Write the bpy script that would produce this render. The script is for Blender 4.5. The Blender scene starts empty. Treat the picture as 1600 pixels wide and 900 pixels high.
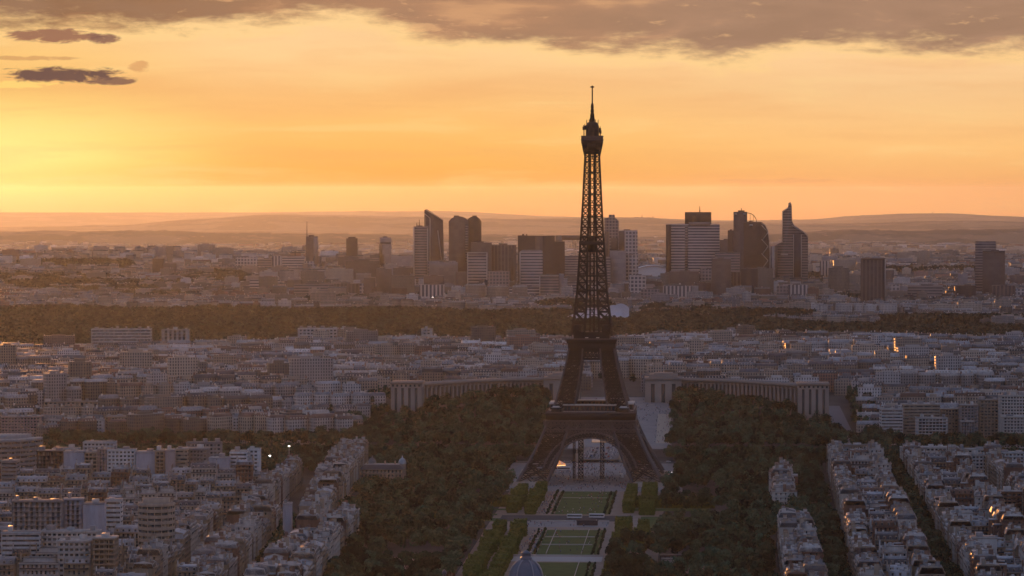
import bpy, math, random
import numpy as np
from mathutils import Vector, Matrix

# ---------------------------------------------------------------- camera
F = 5125.0                      # focal length in photo pixels (1600 wide)
EYE = 237.0                     # height of the viewing deck above the tower's lawn
sc = bpy.context.scene
cam_d = bpy.data.cameras.new("camera"); cam = bpy.data.objects.new("camera", cam_d)
sc.collection.objects.link(cam); sc.camera = cam
cam_d.sensor_width = 36.0; cam_d.lens = 36.0 * F / 1600.0
cam_d.clip_start = 1.0; cam_d.clip_end = 120000.0
PITCH = math.atan(150.0 / F)
cam.location = (0, 0, EYE); cam.rotation_euler = (math.pi / 2 - PITCH, 0, 0)

# ---------------------------------------------------------------- sun and sky
SUN_AZ, SUN_EL = -9.6, 1.5      # degrees: just beyond the edge of the view, almost set
sun_d = bpy.data.lights.new("sun", 'SUN'); sun = bpy.data.objects.new("sun", sun_d)
sc.collection.objects.link(sun)
sun_d.energy = 1.32; sun_d.angle = math.radians(1.0); sun_d.color = (1.0, 0.39, 0.10)
sa, se = math.radians(SUN_AZ), math.radians(SUN_EL)
sdir = Vector((math.sin(sa) * math.cos(se), math.cos(sa) * math.cos(se), math.sin(se)))
sun.rotation_euler = sdir.to_track_quat('Z', 'Y').to_euler()
sun.location = sdir * 3000

class NT:
    """small helper to wire shader nodes"""
    def __init__(s, tree): s.t = tree; s.n = tree.nodes; s.l = tree.links
    def node(s, typ, **kw):
        nd = s.n.new(typ)
        for k, v in kw.items(): setattr(nd, k, v)
        return nd
    def put(s, sock, v):
        if hasattr(v, 'is_output') or hasattr(v, 'links'): s.l.new(v, sock)
        else:
            if isinstance(v, (tuple, list)) and len(v) == 3 and len(sock.default_value) == 4: v = (*v, 1.0)
            sock.default_value = v
    def m(s, op, a, b=None, c=None, clamp=False):
        nd = s.node('ShaderNodeMath', operation=op, use_clamp=clamp)
        s.put(nd.inputs[0], a)
        if b is not None: s.put(nd.inputs[1], b)
        if c is not None: s.put(nd.inputs[2], c)
        return nd.outputs[0]
    def mix(s, f, a, b, blend='MIX'):
        nd = s.node('ShaderNodeMix', data_type='RGBA', blend_type=blend)
        s.put(nd.inputs[0], f); s.put(nd.inputs[6], a); s.put(nd.inputs[7], b)
        return nd.outputs[2]
    def step(s, x, a, b, o0=0.0, o1=1.0, smooth=True):
        nd = s.node('ShaderNodeMapRange', interpolation_type='SMOOTHSTEP' if smooth else 'LINEAR')
        s.put(nd.inputs[0], x); s.put(nd.inputs[1], a); s.put(nd.inputs[2], b)
        s.put(nd.inputs[3], o0); s.put(nd.inputs[4], o1)
        return nd.outputs[0]
    def ramp(s, x, pts, interp='LINEAR'):
        nd = s.node('ShaderNodeValToRGB'); cr = nd.color_ramp; cr.interpolation = interp
        while len(cr.elements) < len(pts): cr.elements.new(0.5)
        for e, (p, c) in zip(cr.elements, sorted(pts)):
            e.position = p; e.color = (*c, 1.0) if len(c) == 3 else c
        s.put(nd.inputs[0], x); return nd.outputs[0]
    def noise(s, vec, scale=5.0, detail=4.0, rough=0.55, dist=0.0, dim='3D', w=0.0):
        nd = s.node('ShaderNodeTexNoise', noise_dimensions=dim)
        if vec is not None: s.put(nd.inputs['Vector'], vec)
        nd.inputs['Scale'].default_value = scale; nd.inputs['Detail'].default_value = detail
        nd.inputs['Roughness'].default_value = rough; nd.inputs['Distortion'].default_value = dist
        if dim == '4D': nd.inputs['W'].default_value = w
        return nd.outputs[0]
    def xyz(s, x, y, z):
        nd = s.node('ShaderNodeCombineXYZ')
        for i, v in enumerate((x, y, z)): s.put(nd.inputs[i], v)
        return nd.outputs[0]

def lin(r, g, b):
    f = lambda c: (c / 255 / 12.92) if c / 255 <= 0.04045 else ((c / 255 + 0.055) / 1.055) ** 2.4
    return (f(r), f(g), f(b))

world = bpy.data.worlds.new("World"); sc.world = world; world.use_nodes = True
W = NT(world.node_tree); W.n.clear()
tc = W.node('ShaderNodeTexCoord'); nrm = W.node('ShaderNodeVectorMath', operation='NORMALIZE')
W.l.new(tc.outputs['Generated'], nrm.inputs[0])
sep = W.node('ShaderNodeSeparateXYZ'); W.l.new(nrm.outputs[0], sep.inputs[0])
dx, dy, dz = sep.outputs
AZ = W.m('MULTIPLY', W.m('ARCTAN2', dx, dy), 57.29578)      # compass bearing, degrees from the view axis
EL = W.m('MULTIPLY', W.m('ARCSINE', dz), 57.29578)          # elevation, degrees
nish = W.node('ShaderNodeTexSky', sky_type='NISHITA', sun_disc=False)
nish.sun_elevation = se; nish.sun_rotation = sa; nish.air_density = 1.2; nish.dust_density = 2.0; nish.ozone_density = 2.5
sky_up = W.mix(1.0, nish.outputs[0], (0.05, 0.05, 0.05), 'MULTIPLY')
# low western sky: three colour columns by elevation, blended across the bearing
ev = W.step(EL, -0.5, 4.0, smooth=False)                     # 0 at -0.5 deg, 1 at 4 deg
P = lambda y: ((300 - y) / 89.4 + 0.5) / 4.5
col_l = W.ramp(ev, [(0.0, lin(198, 100, 20)), (P(325), lin(206, 116, 24)), (P(290), lin(232, 172, 58)), (P(245), lin(255, 234, 132)),
                    (P(200), lin(253, 220, 124)), (P(140), lin(243, 186, 108)), (P(90), lin(250, 200, 122)), (P(20), lin(250, 205, 140))])
col_m = W.ramp(ev, [(0.0, lin(204, 110, 34)), (P(325), lin(212, 124, 36)), (P(285), lin(230, 158, 62)), (P(250), lin(246, 180, 88)), (P(200), lin(254, 193, 110)),
                    (P(140), lin(248, 190, 122)), (P(90), lin(255, 208, 146)), (P(20), lin(252, 208, 155))])
col_r = W.ramp(ev, [(0.0, lin(232, 156, 94)), (P(325), lin(240, 172, 104)), (P(285), lin(244, 176, 106)), (P(230), lin(254, 196, 124)),
                    (P(140), lin(248, 200, 142)), (P(90), lin(254, 207, 152)), (P(20), lin(248, 204, 160))])
low = W.mix(W.step(AZ, -8.8, -4.0), col_l, col_m)
low = W.mix(W.step(AZ, -2.0, 7.0), low, col_r)
# glow round the hidden sun
d2 = W.m('ADD', W.m('POWER', W.m('DIVIDE', W.m('SUBTRACT', AZ, -9.3), 2.4), 2.0), W.m('POWER', W.m('DIVIDE', W.m('SUBTRACT', EL, 0.55), 0.9), 2.0))
glow = W.m('EXPONENT', W.m('MULTIPLY', d2, -1.0))
low = W.mix(W.m('MULTIPLY', glow, 0.60), low, (1.15, 0.88, 0.30), 'MIX')
# streaky thin cloud
stv = W.xyz(W.m('MULTIPLY', AZ, 0.16), W.m('MULTIPLY', EL, 1.5), 3.1)
st = W.noise(stv, 1.6, 5, 0.55, 0.4)
low = W.mix(W.step(st, 0.45, 0.72, 0.0, 0.22), low, lin(232, 158, 100))
low = W.mix(W.step(st, 0.46, 0.30, 0.0, 0.25), low, lin(255, 220, 150))
# cloud bank above: ragged lower edge that follows the bearing
def curve_of(x, pts, lo, hi):
    nd = W.node('ShaderNodeFloatCurve'); cm = nd.mapping; cv = cm.curves[0]
    pts = [((a - lo) / (hi - lo), b) for a, b in pts]
    while len(cv.points) < len(pts): cv.points.new(0.5, 0.5)
    for p, (a, b) in zip(cv.points, pts): p.location = (a, b)
    cm.update(); W.put(nd.inputs[1], W.step(x, lo, hi, smooth=False)); return nd.outputs[0]
edge_px = [(-300, 50), (0, 42), (100, 46), (300, 46), (440, 34), (520, 26), (600, 44), (690, 66), (820, 73), (930, 81), (1060, 87), (1150, 92), (1240, 76), (1330, 74), (1420, 82), (1600, 80), (1900, 72)]
A0, A1 = (-300 - 800) / 89.4, (1900 - 800) / 89.4
edge = curve_of(AZ, [((x - 800) / 89.4, (300 - y) / 89.4 / 5.0) for x, y in edge_px], A0, A1)
edge = W.m('MULTIPLY', edge, 5.0)
cv1 = W.xyz(W.m('MULTIPLY', AZ, 0.55), W.m('MULTIPLY', EL, 2.1), 0.0)
n1 = W.noise(cv1, 1.1, 8, 0.60, 0.15)
cv2 = W.xyz(W.m('MULTIPLY', AZ, 1.0), W.m('MULTIPLY', EL, 3.4), 5.0)
n2 = W.noise(cv2, 1.7, 7, 0.62, 0.2)
rag = W.m('ADD', W.m('MULTIPLY', W.m('SUBTRACT', n1, 0.5), 0.85), W.m('MULTIPLY', W.m('SUBTRACT', n2, 0.5), 0.5))
h = W.m('ADD', W.m('SUBTRACT', EL, edge), rag)               # >0 inside the bank
dens = W.step(h, -0.10, 0.26)
bank_l = lin(140, 100, 74); bank_m = lin(176, 130, 100); bank_r = lin(168, 130, 106)
bank = W.mix(W.step(AZ, -8.0, -1.0), bank_l, bank_m)
bank = W.mix(W.step(AZ, 0.0, 4.0), bank, bank_r)
n3 = W.noise(W.xyz(W.m('MULTIPLY', AZ, 0.30), W.m('MULTIPLY', EL, 1.3), 9.0), 1.5, 7, 0.55, 0.25)
bank = W.mix(W.step(n3, 0.40, 0.66, 0.0, 0.6), bank, lin(150, 116, 94))
bank = W.mix(W.step(n3, 0.46, 0.30, 0.0, 0.45), bank, lin(232, 174, 124))
bank = W.mix(W.step(n2, 0.60, 0.74, 0.0, 0.45), bank, lin(250, 196, 138))
low = W.mix(W.m('MULTIPLY', W.step(h, -0.34, -0.02), 0.6), low, lin(255, 212, 142))
low = W.mix(W.m('MULTIPLY', dens, 0.96), low, bank)
# separate dark clouds on the sunset side
def puff(px, py, rx, ry, col, k, amt, low):
    a = W.m('POWER', W.m('DIVIDE', W.m('SUBTRACT', AZ, (px - 800) / 89.4), rx / 89.4), 2.0)
    e = W.m('POWER', W.m('DIVIDE', W.m('SUBTRACT', EL, (300 - py) / 89.4), ry / 89.4), 2.0)
    q = W.m('SUBTRACT', 1.0, W.m('ADD', a, e))
    q = W.m('ADD', q, W.m('MULTIPLY', W.m('SUBTRACT', W.noise(W.xyz(W.m('MULTIPLY', AZ, 0.9), W.m('MULTIPLY', EL, 3.2), k), 2.6, 7, 0.62, 0.5), 0.5), 3.2))
    return W.mix(W.m('MULTIPLY', W.step(q, 0.0, 0.75), amt), low, col)
low = puff(30, 134, 80, 7, lin(255, 214, 120), 2.0, 0.8, low)
low = puff(105, 119, 100, 14, lin(104, 78, 72), 4.2, 1.0, low)
low = puff(175, 128, 45, 7, lin(120, 88, 78), 7.7, 0.9, low)
low = puff(95, 59, 78, 12, lin(150, 104, 84), 1.3, 0.95, low)
low = puff(165, 62, 30, 9, lin(126, 88, 80), 9.3, 0.9, low)
low = puff(50, 94, 90, 4, lin(206, 150, 96), 5.0, 0.7, low)
low = puff(220, 105, 20, 11, lin(214, 152, 98), 11.0, 0.7, low)
for q_ in ((352, -2, 44, 7), (660, 44, 40, 8)): low = puff(*q_, lin(238, 184, 130), q_[0] * .01, 0.5, low)
low = puff(1200, 283, 120, 5, lin(228, 158, 104), 3.3, 0.5, low)
# the rest of the dome: dusk blue overhead, dull mauve behind the viewer, from the Nishita sky plus cloud cover
away = W.m('DIVIDE', W.m('ABSOLUTE', W.m('SUBTRACT', AZ, SUN_AZ)), 180.0)
DOME = (0.175, 0.205, 0.325); DOME_BACK = (0.14, 0.145, 0.205)
dome = W.mix(W.step(EL, 0.0, 45.0, 1.0, 0.0), DOME, W.mix(W.step(away, 0.15, 0.6), (0.25, 0.19, 0.20), DOME_BACK))
dome = W.mix(1.0, dome, sky_up, 'ADD')
f_low = W.m('MULTIPLY', W.step(EL, 4.5, 11.0, 1.0, 0.0), W.step(away, 0.12, 0.34, 1.0, 0.0))
final = W.mix(f_low, dome, low)
bg = W.node('ShaderNodeBackground'); W.l.new(final, bg.inputs[0]); bg.inputs[1].default_value = 1.0
wo = W.node('ShaderNodeOutputWorld'); W.l.new(bg.outputs[0], wo.inputs[0])

# ---------------------------------------------------------------- exposure and render settings
sc.view_settings.view_transform = 'Standard'; sc.view_settings.look = 'None'
sc.view_settings.exposure = 0.0; sc.view_settings.gamma = 1.0
sc.cycles.use_denoising = True
sc.cycles.max_bounces = 5; sc.cycles.diffuse_bounces = 2; sc.cycles.glossy_bounces = 2; sc.cycles.transmission_bounces = 2
sc.cycles.volume_bounces = 1; sc.cycles.transparent_max_bounces = 4
sc.cycles.use_adaptive_sampling = True; sc.cycles.adaptive_threshold = 0.012

# ---------------------------------------------------------------- helpers
R_EARTH = 2 * 6371000.0
TX, TY = 66.0, 2700.0                     # the tower
ROT = math.radians(3.3)                   # the park's axis against the view axis
CA, SA = math.cos(ROT), math.sin(ROT)
def uv(u, v):                             # park grid (u across, v along, metres from the tower) -> world x, y
    return TX + u * CA + v * SA, TY - u * SA + v * CA

def sstep(a, b, x):
    t = np.clip((x - a) / (b - a), 0, 1); return t * t * (3 - 2 * t)
def terrain(x, y):
    x = np.asarray(x, float); y = np.asarray(y, float)
    z = -(y * y + x * x) / R_EARTH
    d = y - 0.02 * x
    z = z + 27 * sstep(3090, 3370, d) - 21 * sstep(4150, 4900, d)      # the palace hill falling to the wood
    z = z + 6 * np.sin(x / 310 + 1.0) * sstep(3300, 3600, d) * (1 - sstep(4150, 4600, d))
    z = z - 110 * sstep(8600, 17500, d)  # invented basin that sinks the far ground deeper into the haze
    z = z + 22 * sstep(8200, 10500, d) + 9 * np.sin(x / 900 + y / 1700) * sstep(7600, 9500, d)
    z = z + 62 * np.exp(-((x + 1050) / 900) ** 2 - ((y - 9200) / 1300) ** 2)      # wooded height on the sunset side
    v = (y - TY) * CA + (x - TX) * SA
    z = z - 7 * sstep(188, 198, v) * (1 - sstep(300, 310, v))
    return z
def gz(x, y): return float(terrain(x, y))
def pix(px, Y): return (px - 800.0) / F * Y                       # lateral position of a photo column at distance Y
def zat(py, Y):                                                   # height seen at a photo row at distance Y
    return EYE - math.tan(math.atan((py - 450.0) / F) + PITCH) * Y
def ground_at(px, py, h=0.0):
    lo, hi = 1200.0, 26000.0
    for _ in range(50):
        m = (lo + hi) / 2
        if gz(pix(px, m), m) + h < zat(py, m): lo = m
        else: hi = m
    return pix(px, lo), lo

MATS = {}
def mat(name, col, rough=0.8, spec=0.3, metal=0.0, noise=0.0, scale=0.3, emit=None, bump=0.0, attr=False):
    if name in MATS: return MATS[name]
    m = bpy.data.materials.new(name); m.use_nodes = True; t = NT(m.node_tree)
    b = m.node_tree.nodes['Principled BSDF']
    b.inputs['Roughness'].default_value = rough; b.inputs['Metallic'].default_value = metal
    b.inputs['Specular IOR Level'].default_value = spec
    c = (*col, 1.0)
    geo = t.node('ShaderNodeNewGeometry')
    if attr:
        a = t.node('ShaderNodeAttribute', attribute_name='tint'); src = a.outputs[0]
        src = t.mix(1.0, src, c, 'MULTIPLY')
    else: src = c
    if noise > 0:
        n = t.noise(geo.outputs['Position'], scale, 5, 0.6)
        f = t.step(n, 0.25, 0.75, 1 - noise, 1 + noise, smooth=False)
        g = t.node('ShaderNodeCombineColor')
        for i in range(3): t.l.new(f, g.inputs[i])
        src = t.mix(1.0, src, g.outputs[0], 'MULTIPLY')
    t.put(b.inputs['Base Color'], src)
    if emit:
        b.inputs['Emission Color'].default_value = (*emit[:3], 1); b.inputs['Emission Strength'].default_value = emit[3]
    MATS[name] = m; return m

COL = sc.collection
class MB:
    """collects quads and triangles (with uv in metres, tint colour and material slot) for ONE mesh"""
    def __init__(s): s.v = []; s.f = []; s.uv = []; s.mi = []; s.t = []; s.tint = (1, 1, 1)
    def face(s, pts, uvs=None, mi=0, tint=None):
        i = len(s.v); s.v += [tuple(p) for p in pts]; s.f.append(tuple(range(i, i + len(pts))))
        s.uv += list(uvs) if uvs else [(0.0, 0.0)] * len(pts); s.mi.append(mi); s.t.append(tint or s.tint)
    def box(s, x0, x1, y0, y1, z0, z1, mi=0, mtop=None, bottom=False, tint=None):
        mt = mi if mtop is None else mtop
        for (a, b) in (((x0, y0), (x1, y0)), ((x1, y0), (x1, y1)), ((x1, y1), (x0, y1)), ((x0, y1), (x0, y0))):
            L = math.hypot(b[0] - a[0], b[1] - a[1])
            s.face([(*a, z0), (*b, z0), (*b, z1), (*a, z1)], [(0, z0), (L, z0), (L, z1), (0, z1)], mi, tint)
        s.face([(x0, y0, z1), (x1, y0, z1), (x1, y1, z1), (x0, y1, z1)], [(x0, y0), (x1, y0), (x1, y1), (x0, y1)], mt, tint)
        if bottom: s.face([(x0, y1, z0), (x1, y1, z0), (x1, y0, z0), (x0, y0, z0)], None, mi, tint)
    def prism(s, poly, z0, z1, mi=0, mtop=None, poly2=None, cap=True, tint=None, u0=0.0):
        p2 = poly2 or poly; n = len(poly); u = u0
        zz0 = z0 if hasattr(z0, '__len__') else [z0] * n; zz1 = z1 if hasattr(z1, '__len__') else [z1] * n
        for i in range(n):
            j = (i + 1) % n; a, b = poly[i], poly[j]; c, d = p2[j], p2[i]
            L = math.hypot(b[0] - a[0], b[1] - a[1])
            s.face([(*a, zz0[i]), (*b, zz0[j]), (*c, zz1[j]), (*d, zz1[i])], [(u, zz0[i]), (u + L, zz0[j]), (u + L, zz1[j]), (u, zz1[i])], mi, tint)
            u += L
        if cap: s.face([(*p, z) for p, z in zip(p2, zz1)], [(p[0], p[1]) for p in p2], mi if mtop is None else mtop, tint)
    def bar(s, a, b, w, h=None, mi=0, caps=False):
        a = Vector(a); b = Vector(b); d = b - a
        if d.length < 1e-6: return
        d.normalize(); up = Vector((0, 0, 1)) if abs(d.z) < 0.9 else Vector((0, 1, 0))
        x = d.cross(up).normalized() * (w / 2); y = x.cross(d).normalized() * ((h or w) / 2)
        c = [(-1, -1), (1, -1), (1, 1), (-1, 1)]
        A = [a + x * i + y * j for i, j in c]; B = [b + x * i + y * j for i, j in c]
        for i in range(4):
            j = (i + 1) % 4; s.face([A[i], A[j], B[j], B[i]], None, mi)
        if caps: s.face(A[::-1], None, mi); s.face(B, None, mi)
    def lathe(s, prof, n=16, cx=0, cy=0, mi=0, ph=0.0):
        for (r0, z0), (r1, z1) in zip(prof, prof[1:]):
            for k in range(n):
                a, b = ph + 2 * math.pi * k / n, ph + 2 * math.pi * (k + 1) / n
                p = [(cx + r0 * math.cos(a), cy + r0 * math.sin(a), z0), (cx + r0 * math.cos(b), cy + r0 * math.sin(b), z0),
                     (cx + r1 * math.cos(b), cy + r1 * math.sin(b), z1), (cx + r1 * math.cos(a), cy + r1 * math.sin(a), z1)]
                L = r0 * 2 * math.pi / n
                if r1 < 1e-6: s.face(p[:3], [(k * L, z0), ((k + 1) * L, z0), ((k + .5) * L, z1)], mi)
                elif r0 < 1e-6: s.face([p[0], p[2], p[3]], None, mi)
                else: s.face(p, [(k * L, z0), ((k + 1) * L, z0), ((k + 1) * L, z1), (k * L, z1)], mi)
    def mesh(s, name, mats):
        me = bpy.data.meshes.new(name)
        co = np.asarray(s.v, np.float64).reshape(-1, 3)
        _, first, inv = np.unique(np.round(co * 200).astype(np.int64), axis=0, return_index=True, return_inverse=True)
        inv = inv.ravel(); me.vertices.add(len(first)); me.vertices.foreach_set('co', co[first].astype(np.float32).ravel())
        cnt = np.array([len(f) for f in s.f], np.int32); tot = int(cnt.sum())
        me.loops.add(tot); me.loops.foreach_set('vertex_index', inv[np.concatenate([np.asarray(f, np.int64) for f in s.f])].astype(np.int32))
        me.polygons.add(len(cnt)); me.polygons.foreach_set('loop_start', np.concatenate([[0], np.cumsum(cnt)[:-1]]).astype(np.int32)); me.polygons.foreach_set('loop_total', cnt)
        me.polygons.foreach_set('material_index', np.asarray(s.mi, np.int32))
        me.update(calc_edges=True)
        uvl = me.uv_layers.new(name='UVMap'); uvl.data.foreach_set('uv', np.asarray(s.uv, np.float32).ravel())
        at = me.attributes.new('tint', 'FLOAT_COLOR', 'CORNER')
        tt = np.repeat(np.asarray([(*t, 1.0) for t in s.t], np.float32), cnt, axis=0); at.data.foreach_set('color', tt.ravel())
        for m in (mats if isinstance(mats, (list, tuple)) else [mats]): me.materials.append(m)
        return me
    def build(s, name, mats, parent=None, loc=(0, 0, 0), rz=0.0):
        return link(name, s.mesh(name, mats), parent, loc, rz)
def link(name, me, parent=None, loc=(0, 0, 0), rz=0.0):
    o = bpy.data.objects.new(name, me); COL.objects.link(o); o.parent = parent
    o.location = loc; o.rotation_euler = (0, 0, rz); return o
def tag(o, label=None, cat=None, group=None, kind=None):
    if label: o['label'] = label
    if cat: o['category'] = cat
    if group: o['group'] = group
    if kind: o['kind'] = kind
    return o
def empty(name, loc, rz=0.0, label=None, cat=None, group=None):
    o = bpy.data.objects.new(name, None); COL.objects.link(o); o.location = loc; o.rotation_euler = (0, 0, rz)
    o.empty_display_size = 1; return tag(o, label, cat, group)
def grid_mesh(name, xs, ys, Z, m, kind='structure'):
    nx, ny = len(xs), len(ys); X, Y = np.meshgrid(xs, ys); co = np.stack([X, Y, Z], -1).reshape(-1, 3).astype(np.float32)
    i = (np.arange(ny - 1)[:, None] * nx + np.arange(nx - 1)[None, :]).ravel()
    q = np.stack([i, i + 1, i + nx + 1, i + nx], -1).astype(np.int32)
    me = bpy.data.meshes.new(name); me.vertices.add(len(co)); me.vertices.foreach_set('co', co.ravel())
    me.loops.add(q.size); me.loops.foreach_set('vertex_index', q.ravel()); me.polygons.add(len(q))
    me.polygons.foreach_set('loop_start', np.arange(len(q), dtype=np.int32) * 4); me.polygons.foreach_set('loop_total', np.full(len(q), 4, np.int32))
    me.update(calc_edges=True); me.materials.append(m)
    return tag(link(name, me), kind=kind)
rnd = random.Random(7)

# ---------------------------------------------------------------- terrain, hills
def ground_mat():
    m = bpy.data.materials.new('city_ground'); m.use_nodes = True; t = NT(m.node_tree); b = m.node_tree.nodes['Principled BSDF']
    geo = t.node('ShaderNodeNewGeometry'); p = geo.outputs['Position']
    c = t.mix(t.step(t.noise(p, 0.02, 5), 0.35, 0.65), (0.05, 0.048, 0.046), (0.09, 0.085, 0.08))
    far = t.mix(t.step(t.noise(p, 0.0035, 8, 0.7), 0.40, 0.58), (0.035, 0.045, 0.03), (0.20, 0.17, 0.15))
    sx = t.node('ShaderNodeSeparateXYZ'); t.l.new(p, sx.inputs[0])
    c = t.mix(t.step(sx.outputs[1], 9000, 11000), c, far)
    t.l.new(c, b.inputs['Base Color']); b.inputs['Roughness'].default_value = 0.9; b.inputs['Specular IOR Level'].default_value = 0.2
    return m
xs = np.concatenate([np.linspace(-16000, -2000, 30), np.linspace(-1900, 1900, 90), np.linspace(2000, 16000, 30)])
ys = np.concatenate([np.linspace(-600, 2800, 16), np.arange(2815, 3460, 8), np.linspace(3500, 11000, 110), np.linspace(11300, 72000, 70)])
XX, YY = np.meshgrid(xs, ys)
grid_mesh('ground', xs, ys, terrain(XX, YY), ground_mat())

def hill_mat():
    m = bpy.data.materials.new('hill_country'); m.use_nodes = True; t = NT(m.node_tree); b = m.node_tree.nodes['Principled BSDF']; geo = t.node('ShaderNodeNewGeometry'); p = geo.outputs['Position']
    c = t.mix(t.step(t.noise(p, 0.0012, 6, .6), .48, .56), (.03, .038, .026), (.12, .105, .08)); c = t.mix(t.step(t.noise(p, 0.006, 4, .7), .62, .70), c, (.30, .26, .23)); t.l.new(c, b.inputs['Base Color']); b.inputs['Roughness'].default_value = .95; return m
HILL = hill_mat()
def ridge(name, Y, depth, prof, seed, amp=0.5):
    """a real ridge: length across the view, rounded section in depth, height from (px, py) of its skyline"""
    xs = np.linspace(pix(-700, Y), pix(2300, Y), 420); ys = np.linspace(Y - depth, Y + depth, 26)
    pxs = xs / Y * F + 800; top = np.interp(pxs, [p[0] for p in prof], [zat(p[1], Y) for p in prof])
    k = np.hanning(9); k /= k.sum(); top = np.convolve(np.pad(top, 4, 'edge'), k, 'valid')
    r = np.random.RandomState(seed); nz = np.convolve(r.randn(len(xs) + 4), np.ones(5) / 5, 'valid') * amp * 6
    X2, Y2 = np.meshgrid(xs, ys); base = -(Y2 ** 2) / R_EARTH - 170
    s = np.cos((Y2 - Y) / depth * math.pi / 2) ** 1.3
    n2 = r.randn(*X2.shape) * amp * 4
    Z = base + (top[None, :] + nz[None, :] - base) * s + n2 * s * (np.abs(Y2 - Y) > depth * 0.1)
    return grid_mesh(name, xs, ys, Z, HILL)
ridge('hill', 60000, 7000, [(-700, 332), (0, 332), (380, 332), (480, 331), (560, 330), (640, 330), (700, 330), (750, 332), (830, 337), (900, 339), (1000, 341), (1150, 345), (1280, 343), (1330, 338), (1400, 334), (1480, 333), (1560, 337), (1620, 340), (2300, 342)], 3, 0.7)
ridge('hill', 40000, 4200, [(-700, 356), (0, 356), (200, 351), (330, 341), (420, 335), (560, 337), (640, 339), (800, 342), (920, 340), (1010, 339), (1100, 346), (1250, 350), (1400, 347), (1500, 345), (1600, 346), (2300, 348)], 5, 1.0)
ridge('hill', 24000, 2200, [(-700, 362), (0, 362), (250, 361), (420, 364), (640, 366), (800, 368), (1000, 371), (1250, 364), (1330, 359), (1450, 361), (1600, 357), (2300, 358)], 9, 1.1)

# ---------------------------------------------------------------- the lattice tower
EDGEI = mat('iron_edge_highlight', (0.10, 0.095, 0.105), 0.55); GIRD = mat('iron_girder', (0.10, 0.09, 0.095), 0.6)  # paler iron copies: chord and band highlights, girder lattice lifted to show
IRON = mat('iron', (0.020, 0.020, 0.024), 0.6, 0.3, noise=0.15, scale=0.15)
IRON2 = mat('iron_red', (0.11, 0.055, 0.04), 0.6, 0.3)
GLASSD = mat('dark_glass', (0.02, 0.025, 0.03), 0.15, 0.5)
PALE = mat('pale_panel', (0.62, 0.62, 0.62), 0.5)
STONE = mat('pale_stone', (0.36, 0.32, 0.27), 0.85, noise=0.12, scale=0.2)
prof_z = [0, 5, 34, 57, 68, 97, 119, 153, 204, 232, 266, 276]
prof_w = [60.2, 56.5, 40.8, 32.0, 28.0, 20.6, 16.6, 12.4, 9.0, 7.5, 5.9, 5.4]
leg_z = [0, 34, 57, 68, 97, 115, 153, 190, 276]
leg_s = [24, 19.5, 16.8, 15.6, 12.6, 10.6, 8.0, 6.2, 3.4]
HW = lambda z: float(np.interp(z, prof_z, prof_w))
LS = lambda z: float(np.interp(z, leg_z, leg_s))
tower = empty('lattice_tower', (TX, TY, 0), -ROT, 'tall wrought iron lattice tower on four splayed legs above the park', 'tower')
def leg(levels, sx, sy, name, ch, br, fine=True):
    b = MB()
    def corners(z):
        w, s = HW(z), LS(z); return [(sx * w, sy * w, z), (sx * (w - s), sy * w, z), (sx * (w - s), sy * (w - s), z), (sx * w, sy * (w - s), z)]
    for z0, z1 in zip(levels, levels[1:]):
        A, B = corners(z0), corners(z1)
        for i in range(4):
            j = (i + 1) % 4
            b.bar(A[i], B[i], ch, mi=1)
            b.bar(B[i], B[j], br * 1.2); b.bar(A[i], B[j], br); b.bar(A[j], B[i], br)
            if fine:
                M = lambda p, q, t: tuple(p[k] + (q[k] - p[k]) * t for k in range(3))
                ma, mb_ = M(A[i], A[j], .5), M(B[i], B[j], .5); l, r = M(A[i], B[i], .5), M(A[j], B[j], .5)
                for p, q in ((ma, l), (ma, r), (mb_, l), (mb_, r), (l, r)): b.bar(p, q, br * .7)
                for t in (0.25, 0.75): b.bar(M(A[i], B[i], t), M(A[j], B[j], t), br * .5)
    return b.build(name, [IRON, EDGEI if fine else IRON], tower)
for sx in (-1, 1):
    for sy in (-1, 1):
        leg([2.5, 16, 29, 41, 52], sx, sy, 'lower_leg', 1.9, .8)
        leg([56, 67, 77, 87, 96, 104, 112], sx, sy, 'upper_leg', 1.4, 0.65)
        b = MB()                                              # masonry footing under each leg
        w, s = HW(0), LS(0); c = w - s / 2
        b.prism([(sx * c - 15, sy * c - 15), (sx * c + 15, sy * c - 15), (sx * c + 15, sy * c + 15), (sx * c - 15, sy * c + 15)], -0.5, 3.0,
                poly2=[(sx * c - 13, sy * c - 13), (sx * c + 13, sy * c - 13), (sx * c + 13, sy * c + 13), (sx * c - 13, sy * c + 13)])
        b.build('footing', STONE, tower)
        lv = [119.5]
        while lv[-1] < 270: lv.append(lv[-1] + max(4.6, LS(lv[-1]) * 0.95))
        leg(lv[:-1] + [274], sx, sy, 'shaft_leg', 1.1, 0.56, fine=False)
# lift column and landings between the four shaft legs
b = MB()
for z in range(120, 274, 4):
    w = max(1.5, HW(z) - LS(z) - 0.8); b.bar((-w, 0, z), (w, 0, z), .45); b.bar((0, -w, z), (0, w, z), .45)
for sx in (-1, 1):
    for sy in (-1, 1):
        b.bar((sx * 1.7, sy * 1.7, 117), (sx * 1.5, sy * 1.5, 274), 1.2)
        for z in range(118, 272, 6):
            b.bar((sx * 1.7, sy * 1.7, z), (-sx * 1.7, sy * 1.7, z + 6), .45); b.bar((sx * 1.7, sy * 1.7, z), (sx * 1.7, -sy * 1.7, z + 6), .45)
b.build('lift_column', IRON, tower)
b = MB()
for z in [130, 143, 156, 168, 180] + list(range(208, 272, 9)):
    w = HW(z) + .1
    b = MB()
    for s in (-1, 1): b.bar((-w, s * w, z), (w, s * w, z), .55, .8); b.bar((s * w, -w, z), (s * w, w, z), .55, .8)
    b.build('cross_beam', IRON, tower)
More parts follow.
